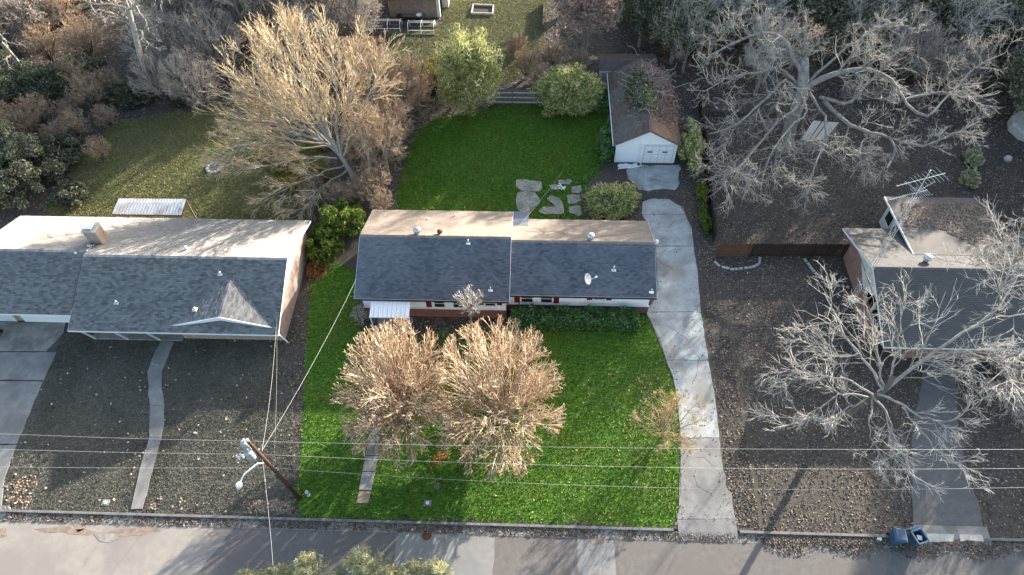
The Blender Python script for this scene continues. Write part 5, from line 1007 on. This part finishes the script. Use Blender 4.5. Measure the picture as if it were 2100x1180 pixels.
# ---- bamboo-like bushes
BB = 'feathery yellow-green bushes along the back lawn'
def bamboo(label, px, py, r, n, sd_, mat='leaf_bamboo', size=.30, cz=None): return shrub('feathery_bush', label, 'bush', (*G(px, py)[:2], 0), r, n, size, mat, sd_, BB, aspect=.13, nclump=120, cs=.30, shell=.5, rad=True, stems=24, twig='twig_gold', droop=.3, updir=.1, cz=cz)
bamboo('tall feathery yellow-green bush at the left top of the back lawn', 965, 225, (2.8, 2.7, 4.3), 42000, 301, cz=3.8)
bamboo('feathery green bush right of the picket fence at the top of the back lawn', 1165, 222, (2.9, 2.3, 2.3), 24000, 302, cz=1.9)
bamboo('rounded pale yellow-green bush beside the patio behind the house', 1252, 432, (2.0, 1.7, 1.4), 15000, 303, cz=1.1)
shrub('yellow_bush', 'bright yellow low bush beyond the fence left of the tall feathery bush', 'bush', (*G(905, 160)[:2], 0), (2.2, 1.8, 1.2), 8000, .16, 'leaf_yellow', 304)
shrub('yellow_bush', 'yellow and orange leafy patch over the hidden fence', 'bush', (*G(868, 182)[:2], 0), (2.4, 1.2, .9), 6000, .14, 'leaf_yellow', 305)
shrub('orange_bush', 'orange-brown leafy growth just above the hidden fence', 'bush', (*G(850, 190)[:2], 0), (2.8, .9, .9), 5000, .14, 'leaf_orange', 306)
shrub('green_bush', 'dark green bush between the back lawn and garage corner', 'bush', (*G(1215, 225)[:2], 0), (2.0, 1.2, 1.2), 7000, .16, 'leaf_hedge', 307)
shrub('green_bush', 'narrow green bush against the left garage wall', 'bush', (*G(1240, 315)[:2], 0), (.75, 2.0, 1.2), 6000, .14, 'leaf_hedge', 308)
shrub('vine_bush', 'yellow-green climbing bush on the right side of the garage', 'bush', (*G(1410, 325)[:2], 0), (1.1, 3.0, 1.7), 12000, .15, 'leaf_bamboo', 309, cz=1.6)
shrub('green_bush', 'small bright green clump at the driveway edge above', 'bush', (*G(1437, 405)[:2], 0), (.5, 1.3, .6), 2600, .14, 'leaf_bright', 310)
shrub('green_bush', 'small bright green clump at the driveway edge below', 'bush', (*G(1444, 455)[:2], 0), (.45, 1.6, .5), 2600, .14, 'leaf_bright', 311)
shrub('leafy_bush', 'bright green leafy bush at the back left corner of the middle house', 'bush', (*G(705, 480)[:2], 0), (2.3, 2.0, 1.5), 12000, .15, 'leaf_bright', 312)
shrub('leafy_bush', 'green leafy bush left of the middle house between the two houses', 'bush', (*G(668, 515)[:2], 0), (1.5, 2.0, 1.2), 7500, .15, 'leaf_bright', 313)
shrub('orange_bush', 'low rusty orange growth on the ground between the two houses', 'bush', (*G(650, 552)[:2], 0), (.9, 1.4, .25), 3500, .10, 'leaf_orange', 314)
# yellow shrubs low under the tan tree
for i, (px, py) in enumerate(((590, 345), (640, 365), (560, 330), (600, 385), (655, 300))):
    shrub('yellow_underbrush', 'yellow-green underbrush below the golden tan tree', 'bush', (*G(px, py)[:2], 0), (1.6, 1.1, .45), 2600, .12, 'leaf_yellow', 330+i, 'yellow underbrush below the tan tree')
for i, (px, py) in enumerate(((745, 265), (750, 335), (820, 262))):
    shrub('green_spray', 'bright green leaf spray inside the brown thicket', 'bush', (*G(px, py)[:2], 0), (.8, .8, 1.3), 1400, .15, 'leaf_bright', 340+i, 'green sprays in the brown thicket')
# vine heap on the garage roof
rgv = np.random.RandomState(5); vz = lambda p: np.where(p[:, 0] < gxr, gze+(p[:, 0]-gx0)/(gxr-gx0)*(gzr-gze), gzr-(p[:, 0]-gxr)/(gx1-gxr)*(gzr-gze))
t = root('roof_vine', 'mat of vines and brush heaped over the rear ridge of the garage roof', 'vine', (10, 51.5, 3.6))
for mat, cx, cy, sx, sy, n in (('leaf_dark', 9.2, 51.4, .8, 2.2, 4500), ('leaf_grey', 9.6, 50.6, 1.1, 2.2, 5500), ('leaf_rust', 11.2, 51.0, 1.3, 3.0, 9500), ('leaf_bamboo', 10.0, 49.6, .6, 1.0, 1800)):
    p = np.c_[rgv.normal(cx, sx*.55, n), rgv.normal(cy, sy*.5, n)]; z = vz(p)+np.abs(rgv.normal(0, .3, n)); V, f = leaf_cloud(np.c_[p, z], .13, rgv); at(mesh_np('foliage', V, f, mat), t)
k = 160; p = np.c_[rgv.normal(10.2, 1.0, k), rgv.normal(51.5, 1.5, k)]; z = vz(p)+.1; a = np.c_[p, z]; u = np.linspace(0, 1, 5)[None, :, None]; dd = rgv.normal(size=(k, 1, 3))*np.array([1, 1, .3]); dd[:, :, 2] = np.abs(dd[:, :, 2])+.3; P = a[:, None]+dd*u; P[:, 1:] += rgv.normal(0, .1, (k, 4, 3)); at(tubes_obj('vine_stems', [(P, np.full((k, 5), .018), 3)], 'twig_grey', None), t)
# ---- rust-leaved tree, evergreens at the top
rgt = np.random.RandomState(91); t = root('rust_leaved_tree', 'round tree holding dry pinkish brown leaves at the top centre', 'tree', (*G(1198, 118)[:2], 0))
env_tree_parts(t, rgt, ((0, 0, 5.0), (3.4, 3.2, 4.0)), 12, [dict(n=10, t0=.2, t1=.95, ang=30, length=.5, S=4, wig=.12, up=.05, rf=.5, rmin=.03, k=4), dict(n=8, t0=.2, t1=1, ang=34, length=.5, S=3, wig=.14, rf=.55, rmin=.017), dict(n=4, t0=.2, t1=1, ang=36, length=.5, S=2, wig=.14, rf=.6, rmin=.012)], ('bark_grey', 'twig_mauve'), r_stem=.09, base_h=1.2, single_trunk=.18, leafmat='leaf_rust', nleaf=13000, leaf=.17)
for px, py, s in ((1110, 190, .5), (1080, 160, .5), (1130, 150, .6), (1060, 120, .45), (1180, 160, .5)): place(pbr, ubr, G(px, py), s, rg.uniform(0, 6), 'brown brush beyond the picket fence', 'brown brush beyond the picket fence')
def ever_tree(seed, mat, twig='twig_grey', n=15000, env=((0, 0, 5.2), (3.4, 3.4, 4.2)), name='evergreen_tree', size=.2):
    rg = np.random.RandomState(seed); t = root(name, 'x', 'tree')
    env_tree_parts(t, rg, env, 9, [dict(n=9, t0=.2, t1=.95, ang=34, length=.5, S=4, wig=.14, up=.03, rf=.5, rmin=.03, k=4), dict(n=7, t0=.2, t1=1, ang=38, length=.5, S=3, wig=.14, rf=.55, rmin=.018)], ('bark_grey', twig), r_stem=.11, base_h=1.4, single_trunk=.22)
    p = blob_pts(n, env[0], env[1], rg, 90, .20, .5); V, f = leaf_cloud(p[p[:, 2] > .3], size, rg, .5); mesh_np('foliage', V, f, mat, t); return t
pe = ever_tree(71, 'leaf_grey'); pe2 = ever_tree(72, 'leaf_dark', n=14000); ue, ue2 = [False], [False]
for px, py, s, pr, us, lab in ((1310, 95, .75, pe2, ue2, 'dark evergreen tree beside the rust-leaved tree'), (1375, 130, .8, pe, ue, 'grey-green evergreen behind the garage and shed'), (1340, 60, .8, pe2, ue2, 'dark evergreen below the brown-roofed rear house')):
    place(pr, us, G(px, py), s, rg.uniform(0, 6), lab, None)
GE = 'grey-green evergreens of the upper right woods'
for px, py, s in ((1430, 90, 1.0), (1500, 60, 1.15), (1560, 20, 1.2), (1640, 60, 1.1), (1720, 90, 1.0), (1800, 60, 1.15), (1880, 90, 1.0), (1960, 60, 1.1), (2040, 110, 1.0), (1740, 10, 1.3), (1900, 0, 1.3), (2090, 30, 1.2), (1470, -10, 1.2), (1660, -30, 1.3)):
    k = rg.rand() < .3; place(pe2 if k else pe, ue2 if k else ue, G(px, py+25), s*1.08, rg.uniform(0, 6), 'grey-green leafy tree in the dense woods at the upper right', GE, s*.9)
GR = 'bare trees of the upper right woods'
for px, py, s in ((1400, 150, .8), (1450, 130, .95), (1530, 120, .9), (1560, 70, 1.1), (1620, 40, 1.1), (1780, 120, .9), (1850, 60, 1.1), (1930, 140, 1.0), (2000, 110, 1.1), (2060, 160, 1.0), (2110, 220, 1.0), (1700, 20, 1.2), (1960, 20, 1.2), (2130, 100, 1.2), (2060, 60, 1.1)):
    k = rg.rand() < .6; place(pg if k else pb_, ug if k else ub, G(px, py), s, rg.uniform(0, 6), 'pale grey bare tree in the dense woods at the upper right', GR)
for i in range(22):
    px = rg.uniform(1440, 2150); py = rg.uniform(-60, 200); k = rg.rand()
    pr, us = (pc, uc) if k < .45 else ((pg, ug) if k < .7 else (pb_, ub)); place(pr, us, G(px, py), rg.uniform(.6, 1.0), rg.uniform(0, 6), 'fine grey bare tree of the understorey in the upper right woods', GR)
for i in range(16):
    px = rg.uniform(-60, 760); py = rg.uniform(-70, 110); k = rg.rand()
    pr, us = (pc, uc) if k < .5 else ((pa, ua) if k < .8 else (pb_, ub)); place(pr, us, G(px, py), rg.uniform(.7, 1.1), rg.uniform(0, 6), 'fine grey bare tree in the crowded upper left thicket', GL)
# ---- giant bare tree of the right back yard
N0 = (1645, 190, 6.0)
limbs = [L3((1648, 180, 6.2), (1632, 125, 8), (1600, 75, 9.5), (1560, 68, 9.8), (1500, 92, 9.2), (1452, 115, 8.6)), L3((1645, 185, 6), (1608, 165, 6.8), (1575, 200, 6.6), (1530, 240, 6.2), (1490, 265, 6), (1455, 275, 6)), L3((1650, 180, 6.4), (1700, 155, 7.5), (1760, 143, 8), (1810, 150, 8), (1840, 180, 7.6), (1860, 215, 7)),
         L3((1648, 150, 7), (1650, 120, 8), (1648, 95, 9), (1655, 60, 10), (1650, 20, 11)), L3((1690, 208, 5.4), (1735, 250, 5.4), (1790, 272, 5.4), (1830, 288, 5.3), (1832, 315, 5), (1818, 345, 4.8)), L3((1645, 195, 5.8), (1630, 225, 5.6), (1600, 245, 5.5), (1560, 290, 5.3), (1520, 340, 5), (1480, 370, 5)),
         L3((1680, 200, 5.6), (1740, 212, 6), (1765, 185, 6.4), (1800, 150, 7), (1840, 100, 8), (1860, 60, 9)), L3((1648, 175, 6.4), (1700, 130, 7.8), (1750, 90, 9), (1800, 60, 9.8), (1850, 40, 10.5)), L3((1660, 190, 5.8), (1690, 240, 5.4), (1690, 290, 5), (1670, 340, 4.8), (1650, 390, 4.6)),
         L3((1832, 285, 5.3), (1880, 300, 5.5), (1920, 290, 5.8), (1970, 270, 6.2), (2020, 280, 6.4)), L3((1860, 215, 7), (1900, 240, 7), (1960, 180, 7.6), (2000, 140, 8), (2060, 110, 8.5)), L3((1855, 205, 7.1), (1920, 190, 7.4), (1990, 200, 7.6), (2050, 190, 8)), L3((1640, 180, 6.2), (1600, 140, 7), (1560, 150, 7.2), (1500, 160, 7.2), (1440, 190, 7)), L3((1645, 190, 6), (1655, 230, 5.6), (1620, 262, 5.3), (1575, 330, 5), (1560, 390, 4.6)), L3((1800, 275, 5.4), (1770, 290, 5.2), (1765, 320, 5), (1770, 360, 4.5))]
n0 = G(*N0)
limb_tree('giant_bare_tree', 'giant pale bare tree with thick arching limbs over the right back yard', 'tree', [np.array([n0[0]+.3, n0[1]-.3, 0]), np.array([n0[0]+.1, n0[1], 3]), n0, G(1648, 120, 8)], .62, limbs, [.20, .15, .27, .17, .19, .13, .14, .13, .12, .11, .12, .11, .11, .11, .08],
    [dict(n=12, t0=.2, t1=1, ang=48, length=.32, S=6, wig=.22, rf=.45, rmin=.036, k=4, up=.02), dict(n=8, t0=.15, t1=1, ang=42, length=.55, S=5, wig=.2, rf=.5, rmin=.018, lvar=.5), dict(n=6, t0=.2, t1=1, ang=42, length=.55, S=4, wig=.2, rf=.6, rmin=.0105, tip=.5)], ('bark_grey', 'twig_grey'), 64)
# ---- pale bare tree of the right front yard
nb = G(1690, 885); n1 = G(1815, 800, 6.0)
limbs = [L3((1812, 800, 6), (1780, 745, 6.8), (1740, 700, 7.2), (1710, 640, 7.8), (1690, 600, 8)), L3((1812, 800, 6), (1800, 730, 7.2), (1790, 660, 8), (1770, 620, 8.5)), L3((1815, 800, 6), (1880, 750, 7), (1960, 690, 8), (2040, 640, 8.8), (2090, 560, 9.5)), L3((1800, 805, 5.6), (1840, 780, 6.2), (1900, 740, 7), (1960, 760, 7.2), (2040, 790, 7.4)),
         L3((1800, 808, 5.6), (1850, 830, 6), (1900, 860, 6.2), (1960, 860, 6.3), (1990, 830, 6.4)), L3((1790, 812, 5.2), (1820, 850, 5.5), (1835, 900, 5.6), (1860, 950, 5.6), (1870, 975, 5.6)), L3((1780, 815, 5), (1730, 810, 5.2), (1690, 830, 5), (1670, 870, 4.8)), L3((1790, 810, 5.4), (1740, 780, 5.8), (1690, 770, 6), (1630, 760, 6.2), (1600, 755, 6.2)),
         L3((1820, 795, 6.2), (1840, 720, 7.6), (1850, 650, 8.5), (1860, 600, 9)), L3((1790, 815, 5.2), (1780, 870, 5.2), (1800, 920, 5.2), (1830, 960, 5)), L3((1780, 815, 5), (1720, 850, 4.8), (1660, 860, 4.8), (1600, 850, 4.8)), L3((1900, 740, 7), (1960, 720, 7.5), (2020, 720, 8), (2080, 690, 8.4)), L3((1850, 835, 5.9), (1900, 900, 5.9), (1940, 940, 5.8), (1975, 960, 5.6)), L3((1760, 725, 7), (1720, 730, 7), (1660, 690, 7.2), (1620, 670, 7.2))]
limb_tree('pale_bare_tree', 'spreading pale bare tree over the front of the salmon brick house', 'tree', [nb, (nb+n1)/2+np.array([0, 0, .2]), n1, G(1835, 770, 7)], .22, limbs, [.09, .07, .12, .09, .08, .08, .065, .07, .08, .06, .06, .07, .06, .055],
    [dict(n=9, t0=.2, t1=1, ang=38, length=.42, S=5, wig=.15, rf=.5, rmin=.026, k=4), dict(n=7, t0=.15, t1=1, ang=36, length=.55, S=4, wig=.14, rf=.55, rmin=.015, lvar=.5), dict(n=4, t0=.2, t1=1, ang=36, length=.55, S=3, wig=.14, rf=.6, rmin=.010, tip=.5)], ('bark_pale', 'twig_white'), 65)
for o in bpy.data.objects:
    if o.name.startswith('trunk') and o.parent and o.parent.get('label', '').startswith('spreading pale bare tree'): o.data.materials[0] = MATS['bark_brown']
limbs = [L3((2160, 600, 6.5), (2110, 570, 8), (2060, 560, 9), (2000, 540, 9.5)), L3((2160, 600, 6.5), (2120, 530, 8.5), (2080, 500, 9.5), (2050, 470, 10)), L3((2160, 600, 6.5), (2110, 640, 7.5), (2050, 650, 8), (1990, 670, 8)), L3((2160, 600, 6.5), (2130, 680, 7), (2080, 740, 7), (2020, 790, 7)), L3((2160, 600, 6.5), (2160, 520, 9), (2150, 450, 10), (2120, 420, 11))]
limb_tree('pale_bare_tree', 'pale bare tree reaching in from the right edge over the salmon brick house', 'tree', [G(2090, 680), G(2120, 640, 3), G(2160, 600, 6.5), G(2170, 570, 8)], .2, limbs, [.09, .08, .09, .08, .08],
    [dict(n=8, t0=.2, t1=1, ang=34, length=.42, S=5, wig=.15, rf=.5, rmin=.026, k=4), dict(n=7, t0=.15, t1=1, ang=32, length=.52, S=4, wig=.15, rf=.55, rmin=.018, lvar=.5), dict(n=4, t0=.2, t1=1, ang=34, length=.5, S=3, wig=.16, rf=.6, rmin=.011, tip=.6)], ('bark_pale', 'twig_white'), 66)
small_tree('grey_shrub', 'fuzzy grey bare shrub at the lower right edge', (*G(2060, 850)[:2], 0), ((0, 0, 2.0), (2.6, 2.4, 2.2)), 67, 'bark_grey', 'twig_mauve', 14, (8, 6, 4), 'shrub', rs=.035, st=.1, rm=.010)
small_tree('grey_shrub', 'fuzzy grey bare shrub below the corner of the salmon brick house', (*G(2085, 780)[:2], 0), ((0, 0, 1.6), (2.2, 2.0, 1.8)), 68, 'bark_grey', 'twig_mauve', 12, (8, 6, 3), 'shrub', rs=.035, st=.1, rm=.010)
for i, (px, py, lab) in enumerate(((1990, 335, 'small pale olive shrub in the right back yard, upper'), (1985, 375, 'small pale olive shrub in the right back yard, lower'))): shrub('olive_shrub', lab, 'bush', (*G(px, py)[:2], 0), (.8, 1.1, .7), 1800, .14, 'leaf_pine', 360+i)
# ---- tops of young pines at the bottom edge
for i, (px, py, h, r) in enumerate(((500, 1176, 3.4, .9), (560, 1170, 3.6, 1.0), (625, 1150, 4.0, 1.25), (735, 1142, 4.2, 1.3), (790, 1172, 3.6, 1.0), (840, 1160, 3.8, .95), (890, 1152, 3.9, .8), (680, 1182, 3.4, .9))):
    c = G(px, py+12, h-.2); rgp = np.random.RandomState(400+i); t = root('young_pine', 'pale green bushy pine top at the bottom edge', 'tree', (c[0], c[1], 0), 'young pines at the bottom edge'); t['label'] = ['leftmost tiny pine top', 'small pine top second from left', 'large pine top left of the dark street shadow', 'largest pine top right of the dark street shadow', 'low pine top just right of the largest', 'pine top second from right', 'rightmost slim pine top', 'low pine top between the two largest'][i]+' at the bottom edge'
    MB().tube([(0, 0, 0), (0, 0, h)], [.09, .03], 8).build('trunk', 'bark_brown', t)
    k = 46; zz = rgp.uniform(.9, h-.1, k); a = rgp.uniform(0, 6.28, k); L = r*(1.05-(zz/h)**2*.75); D = np.c_[np.cos(a), np.sin(a), np.full(k, .5)]; P = np.c_[np.zeros((k, 2)), zz][:, None]+D[:, None]*L[:, None, None]*np.linspace(0, 1, 5)[None, :, None]; tubes_obj('branches', [(P, np.linspace(.022, .01, 5)[None]*np.ones((k, 1)), 4)], 'bark_brown', t)
    ii = rgp.randint(0, k, 5200); uu = rgp.uniform(.35, 1.05, 5200)[:, None]; pts = np.c_[np.zeros((5200, 2)), zz[ii]]+D[ii]*L[ii][:, None]*uu+rgp.normal(0, .10, (5200, 3)); V, f = leaf_cloud(pts, .19, rgp, .10, .2); mesh_np('needles', V, f, 'leaf_pine', t)
# ---- trees outside the picture towards the sun (their shadows cross it)
GO = 'tall bare trees beyond the upper right of the picture'
for x, y, s in ((24, 78, 1.9), (33, 80, 2.0), (42, 78, 2.0), (12, 80, 1.8), (48, 84, 2.1), (54, 86, 2.1), (70, 80, 2.0), (68, 58, 1.7), (56, 63, 1.5), (51, 49, 1.4), (56, 40, 1.2), (60, 28, 1.2), (84, 100, 2.2), (47, 35, .95), (45, 53, 1.0), (49, 42, 1.1), (-18, 92, 1.7), (78, 66, 1.8)):
    k = rg.rand() < .5; k = k and not (x > 44 and y < 64); place(pb_ if k else pe, ub if k else ue, (x, y, 0), s, rg.uniform(0, 6), 'tall tree standing beyond the upper right of the picture', GO)
# ---- scattered leaves on the green lawns, cracks in the driveway
scatter_leaves('lawn_leaves', [LAWN_F], 2600, .075, 'fallen_tan', 31, [DRIVE], GZ+.07, 'tan leaves strewn thinly over the green front lawn', 'leaves', dens=lambda p: np.maximum(.25+.5*patchy(p, .8, 3), .9*(1-edgefall(p, LAWN_F, 1.0))))
scatter_leaves('lawn_leaves', [LAWN_B], 3000, .075, 'fallen_tan', 32, [], GZ+.07, 'tan leaves strewn thinly over the green back lawn', 'leaves', dens=lambda p: np.maximum(.10+.3*patchy(p, .8, 4), .95*(1-edgefall(p, LAWN_B, 1.3))))
scatter_leaves('driveway_leaves', [DRIVE], 3800, .07, 'fallen_leaf', 33, [], GZ+.075, 'small leaves strewn over the long pale driveway', 'leaves', dens=lambda p: np.maximum(.05+.25*patchy(p, 1.1, 5), .8*(1-edgefall(p, DRIVE, .6))))
rc = np.random.RandomState(8); cb = MB()
for (px, py, a0, L_) in ((1350, 470, .3, 3.4), (1380, 560, 1.5, 3.0), (1400, 660, .1, 2.6), (1420, 790, 1.3, 4.2), (1430, 940, .2, 2.6), (1460, 1020, 1.9, 2.2), (1330, 370, .8, 2.0), (1410, 700, 2.4, 1.8)):
    p = G(px, py); p[2] = GZ+.0575; a = a0
    for k in range(int(L_/.18)):
        a += rc.normal(0, .35); q = p+np.array([math.cos(a), math.sin(a), 0])*.18; n_ = np.array([-math.sin(a), math.cos(a), 0])*rc.uniform(.008, .02); cb.add([p-n_, q-n_, q+n_, p+n_], [(0, 1, 2, 3)]); p = q
        if not inpoly([q[0]], [q[1]], DRIVE)[0]: break
cb.build('crack', 'dirt', dw, kind='stuff')
# ---- grass and fallen leaves
gh = [DRIVE, SWALK]; GK = 15.8
blades('lawn_grass', LAWN_F, 95000, .07, 'blade_green', 1, gh, 'short bright green grass of the front lawn', z=GZ+.01)
blades('back_lawn_grass', LAWN_B, 85000, .08, 'blade_green', 2, [p for p in [DRIVE]], 'short bright green grass of the back lawn', z=GZ+.01)
blades('neighbour_grass', GP((60, 690), (600, 690), (603, 1058), (4, 1048), (30, 930)), 90000, .05, 'blade_grey', 3, [LDRIVE, WALK], 'dull grey-green grass of the left front lawn', z=GZ+.005)
blades('olive_grass', LAWN_O, 90000, .09, 'blade_olive', 4, [], 'olive grass behind the left house', z=GZ+.005)
blades('field_grass', LAWN_T, 60000, .09, 'blade_olive', 5, [], 'grass of the rear yard at the top', z=GZ+.005)
RIGHT = GP((1420, 100), (2140, 100), (2140, 1095), (1570, 1086), (1480, 560), (1440, 330))
STRIP = GP((1395, 330), (1440, 330), (1475, 560), (1560, 1086), (1500, 1075), (1480, 900), (1450, 680), (1425, 470), (1395, 400))
HOUSES = [[(-12.5, 28.7), (-1.6, 28.7), (-1.6, 29.3), (8.7, 29.3), (8.7, 36.2), (-1.6, 36.4), (-1.6, 37), (-12.5, 37)], [(24.2, 26), (50, 26), (50, 40), (24.2, 36)], [(-45, 26), (-17.6, 26), (-17.6, 36), (-45, 36)], [(7, 45.5), (12.4, 45.5), (12.4, 56), (7, 56)]]
scatter_leaves('leaf_litter', [RIGHT], 210000, .085, 'fallen_leaf', 11, [RDRIVE]+HOUSES, GZ+.005, 'brown fallen leaves covering the right lot', 'leaves', dens=lambda p: np.clip(.75+.3*patchy(p, .35, 7)+.25*patchy(p, 1.2, 2), .35, 1))
scatter_leaves('leaf_litter', [STRIP, GP((1280, 385), (1400, 390), (1400, 412), (1320, 415), (1310, 455), (1200, 455), (1190, 400))], 30000, .085, 'fallen_leaf', 12, [RDRIVE], GZ+.01, 'brown fallen leaves along the strip right of the long driveway', 'leaves', dens=lambda p: np.where(inpoly(p[:, 0], p[:, 1], DRIVE), .03, np.clip(.35+.3*patchy(p, .9, 4), .05, 1)))
scatter_leaves('leaf_litter', [GP((584, 690), (640, 560), (622, 800), (610, 1060), (592, 1060), (598, 900))], 9000, .085, 'fallen_leaf', 41, [], GZ+.02, 'brown fallen leaves along the strip between left lawn and green lawn', 'leaves', dens=lambda p: np.clip(.5+.4*patchy(p, 1.1, 6), .1, 1))
scatter_leaves('leaf_litter', [GP((-150, -60), (2200, -60), (2200, 250), (1420, 330), (1240, 230), (820, 260), (820, 440), (600, 450), (500, 230), (150, 300), (100, 460), (-150, 460))], 120000, .13, 'fallen_leaf', 13, [LAWN_T, LAWN_B, LAWN_O]+HOUSES, GZ+.005, 'brown fallen leaves under the woods along the top', 'leaves')
scatter_leaves('pale_leaves', [GP((60, 690), (600, 690), (603, 1058), (4, 1048), (30, 930))], 480, .12, 'fallen_pale', 14, [LDRIVE], GZ+.06, 'scattered pale fallen leaves on the dull left lawn', 'leaves', dens=lambda p: .35+.75*(np.sin(p[:, 0]*.9)*np.cos(p[:, 1]*1.1) > .2))
scatter_leaves('pale_leaves', [RIGHT], 2500, .10, 'fallen_pale', 15, [RDRIVE]+HOUSES, GZ+.03, 'pale fallen leaves lying singly on the right lot', 'leaves', dens=lambda p: .25+.75*(np.sin(p[:, 0]*.7+2)*np.cos(p[:, 1]*.9) > .35))
scatter_leaves('gutter_leaves', [[(-34, KY-.5), (36, KY-.5), (36, KY), (-34, KY)]], 14000, .08, 'fallen_leaf', 16, [], .03, 'dark wet leaves drifted along the gutter', 'leaves', dens=lambda p: .35+.6*(np.sin(p[:, 0]*.8)+np.sin(p[:, 0]*2.3) > -.2))
scatter_leaves('gutter_leaves', [[(14, KY-1.2), (37, KY-1.2), (37, KY+.3), (14, KY+.3)]], 12000, .08, 'fallen_leaf', 17, [], .04, 'thick leaf drift along the kerb near the blue bins', 'leaves', dens=lambda p: np.clip((p[:, 1]-(KY-1.2))/1.0+.3*np.sin(p[:, 0]*1.7), 0, 1))
scatter_leaves('kerb_leaves', [GP((330, 1020), (598, 1030), (598, 1056), (300, 1046)), GP((5, 1000), (90, 960), (60, 1046), (5, 1046))], 5000, .10, 'fallen_tan', 18, [LDRIVE, WALK], GZ+.03, 'tan fallen leaves gathered at the kerb edge of the dull left lawn', 'leaves', dens=lambda p: (patchy(p, .9)+.2)*np.clip((GK-p[:, 1])/2.2, 0, 1)*1.2)
scatter_leaves('bed_leaves', [GP((850, 645), (1045, 655), (1035, 690), (900, 760), (760, 740), (735, 660))], 6000, .10, 'fallen_leaf', 19, [], GZ+.02, 'dark leaves in the shaded bed before the middle house', 'leaves')
scatter_leaves('orange_leaves', [GP((855, 930), (945, 922), (955, 952), (870, 966))], 3000, .09, 'leaf_orange', 20, [], GZ+.07, 'orange fallen leaves on the lawn under the twin round trees', 'leaves', dens=lambda p: patchy(p, 1.9, 1)*.8*edgefall(p, GP((855, 930), (945, 922), (955, 952), (870, 966)), .7))
scatter_leaves('edge_leaves', [GP((1200, 800), (1392, 680), (1397, 970), (1300, 950), (1225, 900))], 9000, .065, 'fallen_tan', 21, [DRIVE], GZ+.07, 'tan leaf scraps in the lawn beside the lower driveway', 'leaves', dens=lambda p: (.35+.5*patchy(p, 1.3, 2))*edgefall(p, GP((1225, 800), (1392, 700), (1420, 960), (1300, 940), (1240, 890)), 2.2))

# woody and leafy masses too fine to pick apart
for o in bpy.data.objects:
    if o.type == 'MESH' and o.parent is not None and o.name.split('.')[0] in ('twigs', 'foliage', 'needles', 'vine_stems', 'branches', 'stems'): o['kind'] = 'stuff'
